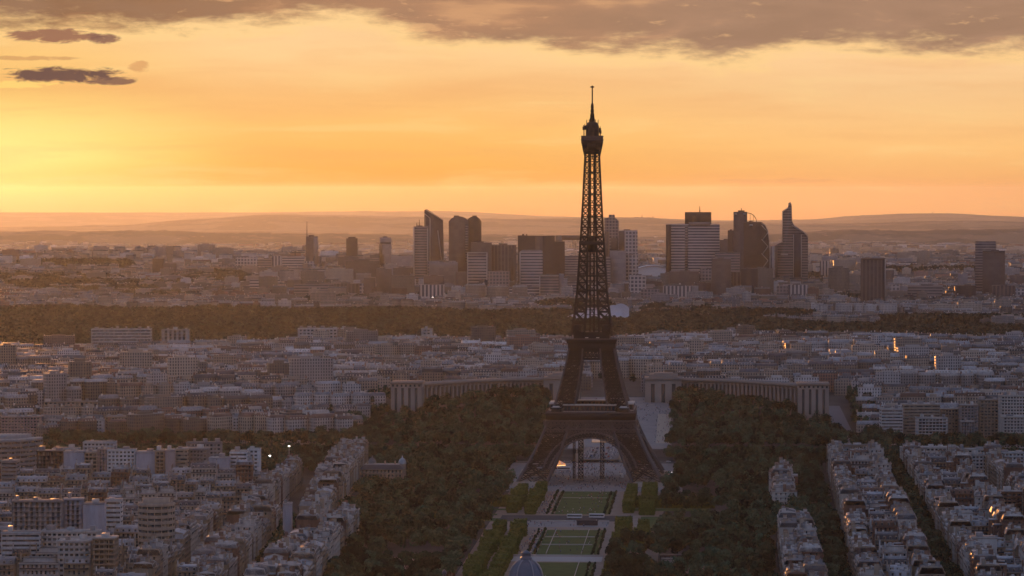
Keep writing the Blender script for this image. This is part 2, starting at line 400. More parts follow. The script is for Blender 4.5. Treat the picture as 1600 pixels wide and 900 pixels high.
b = MB(); b.box(-4.4, 4.4, -4.4, 4.4, 188, 201)
b.prism([(-10.4, -10.4), (10.4, -10.4), (10.4, 10.4), (-10.4, 10.4)], 193.5, 196.5)
for z in (188, 200):
    for s in (-1, 1): b.bar((-9.6, s * 9.6, z), (9.6, s * 9.6, z), .8); b.bar((s * 9.6, -9.6, z), (s * 9.6, 9.6, z), .8)
b.build('middle_platform', IRON, tower)

def ring(b, w0, w1, z0, z1, t, mi=0):
    """hollow square band, outer half width w0 at the bottom and w1 at the top, t thick"""
    for k in range(4):
        c, s = [(1, 0), (0, 1), (-1, 0), (0, -1)][k]
        R = lambda x, y: (x * c - y * s, x * s + y * c)
        lo = [R(-w0, -w0), R(w0, -w0), R(w0 - t, -w0 + t), R(-w0 + t, -w0 + t)]; hi = [R(-w1, -w1), R(w1, -w1), R(w1 - t, -w1 + t), R(-w1 + t, -w1 + t)]
        b.prism(lo, z0, z1, mi, poly2=hi); b.face([(*p, z0) for p in lo[::-1]], None, mi)
def lattice_band(b, w, z0, z1, n, t, fine=True):
    for k in range(4):
        c, s = [(1, 0), (0, 1), (-1, 0), (0, -1)][k]
        R = lambda x, z: (x * c + w * s, x * s - w * c, z)
        for i in range(n):
            x0, x1 = -w + 2 * w * i / n, -w + 2 * w * (i + 1) / n; xm = (x0 + x1) / 2; zm = (z0 + z1) / 2
            b.bar(R(x0, z0), R(x1, z1), t); b.bar(R(x1, z0), R(x0, z1), t); b.bar(R(x0, z0), R(x0, z1), t * 1.3)
        for z in (z0, z1): b.bar(R(-w, z), R(w, z), t * 1.8)
# first platform
b = MB(); ring(b, 36.2, 36.4, 51.6, 57.0, 12.0); ring(b, 36.6, 36.6, 56.9, 57.9, 13.0, 1)
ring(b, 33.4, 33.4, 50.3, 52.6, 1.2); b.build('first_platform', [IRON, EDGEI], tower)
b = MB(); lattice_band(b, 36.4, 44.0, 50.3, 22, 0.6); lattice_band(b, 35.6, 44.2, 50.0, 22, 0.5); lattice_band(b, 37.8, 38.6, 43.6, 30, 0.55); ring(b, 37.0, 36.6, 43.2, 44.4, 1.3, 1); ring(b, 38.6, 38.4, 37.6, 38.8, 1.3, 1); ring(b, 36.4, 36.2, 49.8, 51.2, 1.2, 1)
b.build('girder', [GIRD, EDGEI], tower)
b = MB()
for k in range(4):
    c, s = [(1, 0), (0, 1), (-1, 0), (0, -1)][k]
    for i in range(27):
        x = -33.5 + 67 * i / 26; R = lambda x, y, z: (x * c - y * s, x * s + y * c, z)
        b.bar(R(x, -33.4, 49.5), R(x, -35.4, 53), 0.4)
    for z in (58.6, 59.3): b.bar(R(-36, -36, z), R(36, -36, z), .16)
    for i in range(37): b.bar(R(-36 + 2 * i, -36, 57.9), R(-36 + 2 * i, -36, 59.4), .14)
b.build('railing_bracket', IRON, tower)
# arches
for k in range(4):
    b = MB(); c, s = [(1, 0), (0, 1), (-1, 0), (0, -1)][k]
    def AP(a, r, o=0.0):
        x = r * math.cos(a) * 37.0 / 37.0; z = 2.0 + r * math.sin(a) * 1.0
        w = HW(max(2, min(z, 52))) + 0.2 - o; y = -w
        return (x * c - y * s, x * s + y * c, z)
    N = 34; a0, a1 = math.radians(17), math.radians(163)
    for i in range(N):
        p, q = a0 + (a1 - a0) * i / N, a0 + (a1 - a0) * (i + 1) / N
        for r, t in ((35.2, 2.0), (39.6, 1.8)):
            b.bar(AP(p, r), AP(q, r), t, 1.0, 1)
        b.bar(AP(p, 35.2), AP(q, 39.6), .8); b.bar(AP(q, 35.2), AP(p, 39.6), .8); b.bar(AP(p, 35.2), AP(p, 39.6), .9)
        b.bar(AP(p, 35.2, 3), AP(q, 35.2, 3), 1.0)
    # spandrel posts between arch and girder
    for i in range(-14, 15):
        x = i * 2.2; zt = 2 + math.sqrt(max(0, 39.8 ** 2 - x * x))
        if zt < 37.2:
            f = lambda z: (x * c + (HW(z) + .2) * s, x * s - (HW(z) + .2) * c, z)
            b.bar(f(zt), f(37.8), .5)
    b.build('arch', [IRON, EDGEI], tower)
# pavilions on the first platform
for (x0, x1, y0, y1, m_) in ((-22, 20, -34, -25, IRON2), (-22, 22, 25, 34, IRON2), (-34, -25, -18, 18, IRON2), (25, 34, -18, 18, IRON2)):
    b = MB(); b.box(x0, x1, y0, y1, 57.95, 63.2, 0, 0); b.box(x0 - .8, x1 + .8, y0 - .8, y1 + .8, 63.2, 63.9, 1); b.box(x0 - .5, x1 + .5, y0 - .35, y0 - .05, 58.0, 58.7, 1)
    for i in range(int((x1 - x0) // 3)): b.box(x0 + 3 * i + .5, x0 + 3 * i + 2.6, y0 - .12, y0 - .02, 59.3, 62.5, 2)
    b.build('pavilion', [m_, mat('pavilion_roof', (.50, .48, .46), .45), GLASSD], tower)
for (x, y) in ((27, -33), (-28, -31), (-30, 30), (30, 31)):
    b = MB(); b.box(x - 4, x + 4, y - 3, y + 3, 57.95, 61.5, 0, 1); b.box(x - 3, x + 2.5, y - 2.5, y + 2, 61.5, 62.6, 1)
    b.build('kiosk', [IRON, PALE], tower)
# second platform
b = MB(); ring(b, 20.0, 20.7, 113.2, 116.4, 8.5); ring(b, 21.3, 21.3, 116.3, 117.0, 9.4, 1); ring(b, 19.0, 19.3, 106.5, 113.2, 1.2)
b.box(-19, 19, -19, 19, 113.6, 114.6); b.build('second_platform', [IRON, EDGEI], tower)
b = MB(); lattice_band(b, 18.8, 101.0, 106.6, 12, 0.5); lattice_band(b, 18.2, 101.0, 106.6, 12, 0.5); ring(b, 19.0, 19.0, 100.0, 101.2, 1.0)
for s in (-1, 1): b.bar((-18.5, s * 18.5, 98), (18.5, s * 18.5, 98), .7)
b.build('girder', IRON, tower)
b = MB(); b.box(-14.5, 14.5, -14.5, 14.5, 117.0, 121.2); b.box(-15.5, 15.5, -15.5, 15.5, 121.2, 121.9)
for s in (-1, 1):
    for i in range(19): b.box(-18 + 2 * i - .12, -18 + 2 * i + .12, s * 20.8 - .1, s * 20.8 + .1, 117, 119.4)
    b.box(-20.9, 20.9, s * 20.8 - .12, s * 20.8 + .12, 119.3, 119.6)
for sx in (-1, 1):
    for sy in (-1, 1): b.box(sx * 12 - 3.6, sx * 12 + 3.6, sy * 12 - 3.6, sy * 12 + 3.6, 121.9, 128.0)
b.build('second_floor_pavilion', IRON, tower)
for x in (-4.8, 4.2): b = MB(); b.box(x - .2, x + 2.4, -20.95, -20.7, 117.6, 118.3); b.build('awning', PALE, tower)
# third platform, cabin, cupola, mast
b = MB(); ring(b, 6.0, 8.4, 270.5, 277.4, 1.2); b.box(-5.4, 5.4, -5.4, 5.4, 268, 277.4)
for k in range(4):
    c, s = [(1, 0), (0, 1), (-1, 0), (0, -1)][k]; R = lambda x, y, z: (x * c - y * s, x * s + y * c, z)
    for x in (-8.2, -4, 0, 4, 8.2): b.bar(R(x * .68, -5.8, 264), R(x, -8.5, 277.5), .42)
b.build('bracket', IRON, tower)
b = MB(); b.box(-8.8, 8.8, -8.8, 8.8, 277.4, 283.0, bottom=True); b.box(-9.1, 9.1, -9.1, 9.1, 279.4, 280.2); b.box(-9.0, 9.0, -9.0, 9.0, 282.6, 283.2)
b.build('top_gallery', [mat('iron_blue', (.05, .05, .06), .5)], tower)
b = MB(); b.prism([(5.7 * math.cos(a), 5.7 * math.sin(a)) for a in np.arange(8) * math.pi / 4 + math.pi / 8], 283, 289.5)
b.lathe([(5.6, 289.5), (5.5, 291.4), (4.6, 292.6), (4.2, 294.0), (2.4, 294.6)], 12)
b.build('cupola', IRON, tower)
b = MB()
for a in np.arange(12) * math.pi / 6 + .2:
    r = 7.3 if int(a * 10) % 2 else 6.6; x, y = r * math.cos(a), r * math.sin(a); hgt = 286.5 + (int(a * 37) % 5)
    b.box(x - .22, x + .22, y - .22, y + .22, 283, hgt + 2.5); b.box(x - .75, x + .75, y - .75, y + .75, hgt - 1.6, hgt + 1.2)
for x in (-4.6, -2.4, 2.6, 4.8):
    b.box(x - .2, x + .2, -3.2, -2.8, 292, 297.5 - abs(x) * .4); b.box(x - .2, x + .2, 2.8, 3.2, 292, 296.5)
b.build('relay_panel', IRON, tower)
b = MB(); b.lathe([(2.4, 294), (2.0, 296), (2.3, 296.2), (1.6, 299), (1.9, 299.2), (1.2, 302.5), (1.5, 303), (1.1, 306), (1.3, 306.4), (.95, 309.6), (.55, 310), (.5, 322.5), (1.6, 323.0), (1.7, 323.5), (.3, 324.2), (0, 325)], 8)
for z in (296, 298, 301, 304, 307): b.bar((-2.2 + (z - 296) * .08, 0, z), (2.2 - (z - 296) * .08, 0, z), .35); b.bar((0, -2.0, z), (0, 2.0, z), .35)
b.bar((-1.9, 0, 323.2), (1.9, 0, 323.2), .35); b.build('mast', IRON, tower)
# work hoists standing under the arch
for (x, w) in ((-9.0, 3.6), (8.6, 2.8), (-14.5, 1.6)):
    o = empty('hoist_tower', (*uv(x, -6), 0), -ROT, {3.6: 'wide dark scaffold hoist under the arch, nearest the middle', 2.8: 'scaffold hoist under the arch on the side away from the sunset', 1.6: 'thinnest scaffold hoist under the arch on the sunset side'}[w], 'hoist', 'hoists under the iron arch')
    b = MB()
    for sx in (-1, 1):
        for sy in (-1, 1): b.bar((sx * w / 2, sy * w / 2, 0), (sx * w / 2, sy * w / 2, 52), .55)
    b.build('mast', IRON, o)
    for s in (-1, 1):
        b = MB()
        for z in range(0, 50, 3):
            b.bar((-w / 2, s * w / 2, z), (w / 2, s * w / 2, z + 3), .3); b.bar((w / 2, s * w / 2, z), (-w / 2, s * w / 2, z + 3), .3); b.bar((-w / 2, s * w / 2, z), (w / 2, s * w / 2, z), .3)
        b.build('bracing', IRON, o)
    b = MB(); b.box(-w / 2 - .6, w / 2 + .6, -w / 2 - .6, w / 2 + .6, -.05, 1.2); b.build('base', STONE, o)

# ---------------------------------------------------------------- paved and green sheets that follow the ground
ASPH = mat('asphalt', (0.055, 0.055, 0.06), 0.85, noise=0.2, scale=0.05)
PAVE = mat('pale_paving', (0.25, 0.245, 0.25), 0.8, noise=0.15, scale=0.08)
SANDM = mat('sandy_gravel', (0.29, 0.23, 0.19), 0.9, noise=0.2, scale=0.1)
LAWN = mat('lawn_grass', (0.085, 0.12, 0.045), 0.95, 0.1, noise=0.28, scale=0.09)
WHITE = mat('white_paint', (0.75, 0.75, 0.75), 0.5)
def sheet(name, u0, u1, v0, v1, m, dz, step=8.0, world_xy=False):
    nu = max(2, int((u1 - u0) / step) + 1); nv = max(2, int((v1 - v0) / step) + 1)
    us, vs = np.meshgrid(np.linspace(u0, u1, nu), np.linspace(v0, v1, nv))
    if world_xy: X, Y = us, vs
    else: X, Y = TX + us * CA + vs * SA, TY - us * SA + vs * CA
    Z = terrain(X, Y) + dz
    b = MB()
    for i in range(nv - 1):
        for j in range(nu - 1):
            b.face([(X[i + a, j + c], Y[i + a, j + c], Z[i + a, j + c]) for a, c in ((0, 0), (0, 1), (1, 1), (1, 0))])
    return tag(b.build(name, m), kind='structure')
sheet('gravel_path', -62, 62, -900, -70, SANDM, 0.10, 20)
sheet('paving', -75, 75, -104, 187, PAVE, 0.14)
for v0, v1 in ((-292, -106), (-563, -403), (-800, -606)): sheet('lawn', -18, 18, v0, v1, LAWN, 0.2, 12)
for v0, v1 in ((-560, -403), (-292, -106), (-800, -606)):
    sheet('lawn', -27 + 6, -19.5, v0, v1, LAWN, 0.22, 12); sheet('lawn', 19.5, 21.5, v0, v1, LAWN, 0.22, 12)
sheet('paving', -46, 24, -384, -345, PAVE, 0.2, 12); sheet('road', -56, 40, -342, -300, ASPH, 0.19, 12); sheet('paving', -34, 26, -601, -572, mat('light_stone_paving', (.38, .37, .37), .7), 0.2, 12)
for (a, b_, c, d) in ((-110, -40, -345, -322), (-105, -44, -262, -250), (-150, -60, -300, -290), (36, 112, -195, -140), (46, 100, -400, -305), (40, 96, -262, -240), (-140, -66, -420, -400)):
    sheet('lawn', a, b_, c, d, LAWN, 0.12, 14)
sheet('road', -900, 900, 168, 182, ASPH, 0.28, 16); sheet('road', -900, 900, 316, 330, ASPH, 0.3, 16)
sheet('gravel_path', 68, 122, 2012, 2085, mat('pale_sand', (.33, .27, .24), .9, noise=.1, scale=.2), 0.16, 12, True)
sheet('gravel_path', -84, -40, 2035, 2125, MATS['pale_sand'], 0.16, 12, True)
sheet('paving', -34, 62, 330, 660, PAVE, 0.35); sheet('gravel_path', 47, 60, 395, 560, mat('beige_stone', (.42, .36, .30), .8), 0.55); sheet('gravel_path', -60, -47, 395, 560, MATS['beige_stone'], 0.55)
sheet('pond', -14, 14, 400, 520, mat('fountain_water', (.05, .07, .09), .08, .6), 0.7)
sheet('road', -30, 190, 312, 330, ASPH, 0.42)
WATER = mat('river_water', (0.02, 0.03, 0.035), 0.12, 0.6)
b = MB(); p = [uv(-1500, 186), uv(1500, 186), uv(1500, 314), uv(-1500, 314)]; b.face([(*q, -5.5) for q in p]); tag(b.build('river', WATER), kind='structure')
sheet('road', 322 - 8, 322 + 8, 2950, 3300, mat('worn_road', (.16, .16, .18), .8), 0.5, 10, True)

# bridge
br = empty('stone_bridge', (TX, TY, 0), -ROT, 'wide pale stone bridge over the river behind the iron arch', 'bridge')
b = MB(); b.box(-17.5, 17.5, 182, 318, 0.9, 2.0, 0, 1, bottom=True); b.build('deck', [STONE, PAVE], br)
for s in (-1, 1):
    b = MB(); b.box(s * 17.2 - .3, s * 17.2 + .3, 182, 318, 2.0, 3.1); b.build('parapet', STONE, br)
for k in range(4):
    b = MB(); v = 212 + 25.5 * k; b.box(-17, 17, v - 1.8, v + 1.8, -7, 0.9); b.build('pier', STONE, br)
b = MB()
for k in range(5):
    for i in range(8):
        f = lambda t: -4.5 + 5.0 * math.sin(math.pi * t); va, vb = 190 + 25 * k + 22 * i / 8, 190 + 25 * k + 22 * (i + 1) / 8
        b.face([(-17, va, f(i / 8)), (17, va, f(i / 8)), (17, vb, f((i + 1) / 8)), (-17, vb, f((i + 1) / 8))])
b.build('arch', STONE, br)
b = MB()
for s in (-1, 1):
    b.box(s * 10.2 - .1, s * 10.2 + .1, 184, 316, 2.02, 2.05)
for k in range(20): b.box(-.1, .1, 186 + 6.5 * k, 189 + 6.5 * k, 2.02, 2.05)
b.build('lane_marking', WHITE, br)
for s in (-1, 1):
    for v in (184, 316):
        o = tag(empty('bridge_plinth', (*uv(s * 19.5, v), 0), -ROT), 'stone plinth with a standing horse statue at a corner of the bridge', 'statue', 'plinths at the bridge corners')
        b = MB(); b.prism([(-2, -3), (2, -3), (2, 3), (-2, 3)], -.5, 6.5, poly2=[(-1.6, -2.6), (1.6, -2.6), (1.6, 2.6), (-1.6, 2.6)]); b.build('plinth', STONE, o)
        b = MB(); b.prism([(-.6, -1.9), (.6, -1.9), (.6, 1.5), (-.6, 1.5)], 8.1, 9.6, poly2=[(-.5, -1.7), (.5, -1.7), (.5, 1.4), (-.5, 1.4)])
        for x in (-.4, .4):
            for y in (-1.6, 1.2): b.bar((x, y, 6.5), (x, y, 8.3), .32)
        b.bar((0, -1.5, 9.0), (0, -2.6, 10.7), .7); b.bar((0, -2.4, 10.6), (0, -3.4, 10.1), .5, caps=True); b.bar((0, 1.4, 9.3), (0, 2.1, 8.0), .3)
        b.build('horse_figure', STONE, o)

# ---------------------------------------------------------------- the palace with two curved wings
PSTONE = mat('palace_stone', (0.30, 0.265, 0.24), 0.85, noise=0.10, scale=0.12)
PROOF = mat('palace_roof', (0.20, 0.19, 0.19), 0.8)
PGLASS = mat('palace_glass', (.07, .065, .065), .4)
def palace(s, label):
    o = empty('palace_wing', (TX, TY, 0), -ROT, label, 'palace', 'curved palace wings behind the tower')
    zb = 8.0
    def C(t, off=0.0):
        t = max(t, 0.0)
        u = 68 + 118 * t; v = 640 - 98 * t ** 1.75
        du, dv = 118, -98 * 1.75 * t ** .75 if t > 0 else 0; L = math.hypot(du, dv); return (s * (u + off * -dv / L), v + off * du / L)
    N = 30
    b = MB()
    F_ = [C(i / N, 1.6) for i in range(N + 1)]; B_ = [C(i / N, 17) for i in range(N + 1)]
    poly = F_ + B_[::-1]
    if s < 0: poly = poly[::-1]
    b.prism(poly, zb, 45.5, 0, 1); b.build('wing_wall', [PSTONE, PROOF], o)
    b = MB(); F2 = [C(i / N, -0.6) for i in range(N + 1)]; B2 = [C(i / N, 17.6) for i in range(N + 1)]; poly = F2 + B2[::-1]
    if s < 0: poly = poly[::-1]
    b.prism(poly, 44.2, 47.2, 0, 1); b.face([(*p_, 44.2) for p_ in poly[::-1]]); b.build('cornice', [PSTONE, PROOF], o)
    b = MB(); poly = [C(i / N, -1.2) for i in range(N + 1)] + [C(i / N, 1.5) for i in range(N + 1)][::-1]
    if s < 0: poly = poly[::-1]
    b.prism(poly, zb, 24.0); b.build('plinth', PSTONE, o)
    for i in range(N):                       # tall glazed bays and the piers between them
        t = (i + .5) / N; a, c = C(t - .28 / N, 1.5), C(t + .28 / N, 1.5); n0 = C(t, 1.3); n1 = C(t, 1.5)
        b = MB(); d0, d1 = C(t - .28 / N, 1.35), C(t + .28 / N, 1.35); q = [d0, d1, c, a] if s > 0 else [d1, d0, a, c]
        b.prism(q, 25.5, 42.0); b.build('window', PGLASS, o)
        a, c = C(i / N - .17 / N, -.2), C(i / N + .17 / N, -.2); d, e = C(i / N + .17 / N, 1.7), C(i / N - .17 / N, 1.7); q = [a, c, d, e] if s > 0 else [c, a, e, d]
        b = MB(); b.prism(q, 24.0, 44.2); b.build('pier', PSTONE, o)
    def pav(u0, u1, v0, v1, zt, attic, nm, cols):
        p_ = empty_part(nm, o)
        q = lambda x0, x1, y0, y1: (min(s * x0, s * x1), max(s * x0, s * x1), y0, y1)
        b = MB(); b.box(*q(u0, u1, v0, v1), zb, zt - 1.5, 0, 1); b.box(*q(u0 - .8, u1 + .8, v0 - .8, v1 + .8), zt - 1.5, zt, 0, 1, bottom=True)
        if attic: b.box(*q(u0 + 4, u1 - 4, v0 + 4, v1 - 4), zt, zt + attic, 0, 1); b.box(*q(u0 + 9, u1 - 9, v0 + 6, v1 - 6), zt + attic, zt + attic + 1.6, 0, 1)
        b.build('wall', [PSTONE, PROOF], p_)
        w = (u1 - u0) / (cols * 2 + 1)
        for i in range(cols):
            x0 = u0 + w * (2 * i + 1) if cols > 1 else u0 + w; 
            b = MB(); b.box(*q(x0 + .15 * w, x0 + .85 * w, v0 - .12, v0 - .02), 20.5, zt - 5.5); b.build('window', GLASSD, p_)
        d = (v1 - v0) / 7
        for i in range(3):
            y0 = v0 + d * (2 * i + 1)
            for uu in (u0, u1):
                sg = -1 if uu == u0 else 1
                b = MB(); b.box(*q(uu + sg * .02, uu + sg * .12, y0 + .1 * d, y0 + .9 * d), 20.5, zt - 5.5); b.build('window', GLASSD, p_)
        if not attic:
            for i in range(7):
                b = MB(); x0 = u0 + (u1 - u0) * (i + .3) / 7; b.box(*q(x0, x0 + (u1 - u0) * .4 / 7, v0 - .1, v0 - .02), zt - 4.2, zt - 2.2); b.build('window', GLASSD, p_)
    pav(33, 70, 622, 662, 48.2, 3.2, 'inner_pavilion', 3)
    pav(184, 214, 500, 538, 50.5, 0, 'outer_pavilion', 4)
    return o
def empty_part(nm, par):
    e = bpy.data.objects.new(nm, None); COL.objects.link(e); e.parent = par; return e
palace(-1, 'curved colonnaded palace wing on the sunset side of the tower, rising over trees')
palace(1, 'curved colonnaded palace wing on the side of the tower away from the sunset')

# ---------------------------------------------------------------- clipped hedges, bushes, barriers, panels
HEDGE = mat('hedge_leaves', (1, 1, 1), 0.9, 0.15, attr=True)
def leafy(b, x0, x1, y0, y1, z0, z1, r, size=1.0, dens=1.0, col=(0.085, 0.11, 0.03)):
    """leaf clumps scattered over the faces of a clipped block"""
    W_, D_, H_ = x1 - x0, y1 - y0, z1 - z0
    b.box(x0 + .4, x1 - .4, y0 + .4, y1 - .4, z0, z1 - .3, tint=col)
    area = W_ * D_ + 2 * (W_ + D_) * H_; n = int(area * dens / size ** 2 * 0.9)
    for _ in range(n):
        k = r.random() * area
        if k < W_ * D_: p = (r.uniform(x0, x1), r.uniform(y0, y1), z1 - r.random() * .3); nrm_ = Vector((r.gauss(0, .35), r.gauss(0, .35), 1))
        else:
            e = r.random() * 2 * (W_ + D_); z = r.uniform(z0, z1)
            if e < W_: p = (x0 + e, y0, z); nrm_ = Vector((0, -1, 0))
            elif e < 2 * W_: p = (x0 + e - W_, y1, z); nrm_ = Vector((0, 1, 0))
            elif e < 2 * W_ + D_: p = (x0, y0 + e - 2 * W_, z); nrm_ = Vector((-1, 0, 0))
            else: p = (x1, y0 + e - 2 * W_ - D_, z); nrm_ = Vector((1, 0, 0))
            nrm_ = nrm_ + Vector((r.gauss(0, .4), r.gauss(0, .4), r.gauss(0, .4)))
        t = nrm_.orthogonal().normalized() * size * r.uniform(.4, .75); q = nrm_.cross(t).normalized() * size * r.uniform(.4, .75); P_ = Vector(p)
        k = r.uniform(.65, 1.35); b.face([P_ - t - q, P_ + t - q * .6, P_ + t * .7 + q, P_ - t + q], tint=(col[0] * k, col[1] * k, col[2] * k))
HROWS = [  # u0, u1, v0, v1, height, where
 (-108, -36, -236, -222, 8.0, 'long clipped tree block crossing the park on the sunset side of the upper lawn'),
 (32, 100, -238, -224, 8.0, 'long clipped tree block crossing the park away from the sunset, beside the upper lawn'),
 (-112, -62, -330, -324, 4.5, 'low thin hedge in front of the long clipped block')]
for (u0, u1, v0, v1, hh, lab) in HROWS:
    b = MB(); leafy(b, -(u1 - u0) / 2, (u1 - u0) / 2, 0, v1 - v0, .0, hh, rnd, 1.2); x, y = uv((u0 + u1) / 2, v0)
    tag(b.build('clipped_hedge', HEDGE, None, (x, y, gz(x, y) + .05), -ROT), lab, 'hedge')
protos = []
for k, (w, d, hh) in enumerate(((8, 14, 8.5), (11, 12, 9.5), (7, 20, 8.0))):
    b = MB(); leafy(b, -w / 2, w / 2, 0, d, 0, hh, rnd, 1.1, col=(.11, .14, .035)); protos.append((b.mesh('clipped_tree', HEDGE), w, d))
ORD = 'first second third fourth fifth sixth seventh eighth ninth tenth eleventh twelfth thirteenth fourteenth fifteenth sixteenth seventeenth eighteenth nineteenth twentieth twenty-first twenty-second twenty-third twenty-fourth twenty-fifth twenty-sixth twenty-seventh twenty-eighth twenty-ninth thirtieth thirty-first thirty-second thirty-third thirty-fourth thirty-fifth thirty-sixth thirty-seventh thirty-eighth thirty-ninth fortieth'.split()
def ordw(i): return ORD[i] if i < len(ORD) else 'far'
for s in (-1, 1):
    for row, uu in enumerate((36, 50)):
        v, k = -815, 0
        while v < -110:
            me, w, d = protos[rnd.randrange(3)]
            if (s > 0 and row == 1 and v < -560) or -395 < v + d and v < -296 or (row == 1 and -245 < v + d and v < -215) or (row == 1 and rnd.random() < .25): v += d + 3; continue
            x, y = uv(s * uu, v)
            o = link('clipped_tree', me, None, (x, y, gz(x, y) + .1), -ROT); o.scale.z = rnd.uniform(.9, 1.1)
            tag(o, '%s box-clipped tree block in the %s row %s the lawns' % (ordw(k), ('inner', 'outer')[row], 'on the sunset side of' if s < 0 else 'away from sunset past'), 'tree', 'box-clipped tree blocks beside the lawns'); k += 1; v += d + rnd.uniform(6, 12)
bm_ = MB(); bm_.lathe([(0.2, 0), (1.0, .4), (1.25, 1.2), (.9, 2.0), (.3, 2.5), (0, 2.6)], 7); bush = bm_.mesh('bush', mat('bush_leaves', (.03, .042, .02), .95, .1, noise=.5, scale=.8))
for (v0, v1) in ((-290, -108), (-560, -405), (-790, -608)):
    for u in (-23.5, -19.0, 18.8, 22.6):
        v = v0
        while v < v1:
            x, y = uv(u + rnd.uniform(-.4, .4), v); o = link('bush', bush, None, (x, y, gz(x, y) + .15), rnd.random() * 6); o.scale = [rnd.uniform(.6, 1.1)] * 3
            tag(o, 'small dark rounded bush in a line edging the central lawns', 'bush', 'bushes edging the lawns'); v += rnd.uniform(8, 12)
BARR = mat('barrier_grey', (.42, .42, .42), .6)
def fence_line(p, q, lab, hh=1.0, t=.35):
    o = empty('barrier', (*p, gz(*p) + .2), math.atan2(q[1] - p[1], q[0] - p[0]), lab, 'barrier', 'pale barriers on the lawns'); L = math.dist(p, q)
    b = MB(); b.box(0, L, -t / 2, t / 2, .35, hh); b.build('panel', BARR, o); b = MB()
    for i in range(int(L // 12) + 1): b.box(12 * i - .1, 12 * i + .1, -.1, .1, 0, hh + .1)
    b.build('post', STONE, o)
fence_line(uv(-11.5, -560), uv(-11.5, -406), 'pale barrier line along the middle lawn, sunset side')
fence_line(uv(11.5, -560), uv(11.5, -406), 'pale barrier line along the middle lawn, side away from the sunset')
fence_line(uv(-17, -455), uv(17, -455), 'pale barrier crossing the middle lawn nearer the tower')
fence_line(uv(-17, -505), uv(17, -505), 'pale barrier crossing the middle lawn nearer the dome')
fence_line(uv(12, -780), uv(12, -608), 'pale barrier line along the lawn beside the dome')
fence_line(uv(-17, -165), uv(17, -165), 'pale barrier crossing the upper lawn below the tower', .7, .2)
fence_line(uv(-33, -346), uv(24, -346), 'bright kerb wall along the cross path between the lawns', 1.1, .5)
fence_line(uv(-34, -571), uv(26, -571), 'bright kerb wall at the near end of the middle lawn', 1.1, .5)
b = MB(); b.box(-7.5, 7.5, -.4, .4, .2, 3.4); b.box(-8, 8, -.6, .6, 3.4, 3.7)
x, y = uv(9, -372); tag(b.build('event_screen', mat('dark_panel', (.03, .035, .05), .4), None, (x, y, gz(x, y) + .2), -ROT), 'wide dark panel standing on the pale cross path between the lawns', 'screen')

# ---------------------------------------------------------------- people, vehicles, merry-go-rounds, lamps
def person_faces():
    b = MB()
    for s in (-1, 1): b.prism([(s * .12 - .09, -.1), (s * .12 + .09, -.1), (s * .12 + .09, .1), (s * .12 - .09, .1)], 0, .85, tint=(.05, .05, .09))
    b.prism([(-.2, -.13), (.2, -.13), (.2, .13), (-.2, .13)], .85, 1.45, poly2=[(-.26, -.14), (.26, -.14), (.26, .14), (-.26, .14)], tint=(1, 1, 1))
    b.lathe([(.05, 1.45), (.12, 1.55), (.13, 1.66), (0, 1.78)], 6); b.t = [(.35, .2, .14) if i >= len(b.t) - 18 else t for i, t in enumerate(b.t)]
    return b
pf = person_faces(); crowd = MB()
areas = [(-31, -18, -290, -110, 90), (-31, -20, -560, -405, 60), (-16, 16, -290, -108, 60), (-16, 16, -560, -405, 25), (-50, 50, -95, 60, 260), (-40, 40, 60, 180, 180), (-16, 16, 186, 312, 90), (-34, 24, -384, -345, 30), (-30, 60, 520, 640, 150), (45, 60, 400, 600, 50)]
for (u0, u1, v0, v1, n) in areas:
    for _ in range(n):
        u, v = rnd.uniform(u0, u1), rnd.uniform(v0, v1); x, y = uv(u, v); z = 2.0 if 184 < v < 316 else gz(x, y) + .2 + (.2 if v > 300 else 0)
        a = rnd.random() * 6.28; c, s = math.cos(a), math.sin(a); k = rnd.choice([(.6, .6, .6), (.1, .1, .12), (.4, .1, .08), (.1, .15, .35), (.05, .05, .05), (.5, .45, .4)])
        for f, t in zip(pf.f, pf.t):
            crowd.face([(x + pf.v[i][0] * c - pf.v[i][1] * s, y + pf.v[i][0] * s + pf.v[i][1] * c, z + pf.v[i][2]) for i in f], tint=k if t == (1, 1, 1) else t)
tag(crowd.build('crowd', mat('clothing', (1, 1, 1), .8, attr=True)), 'scattered tiny visitors on the paths, lawns and bridge round the tower', None, None, 'stuff')

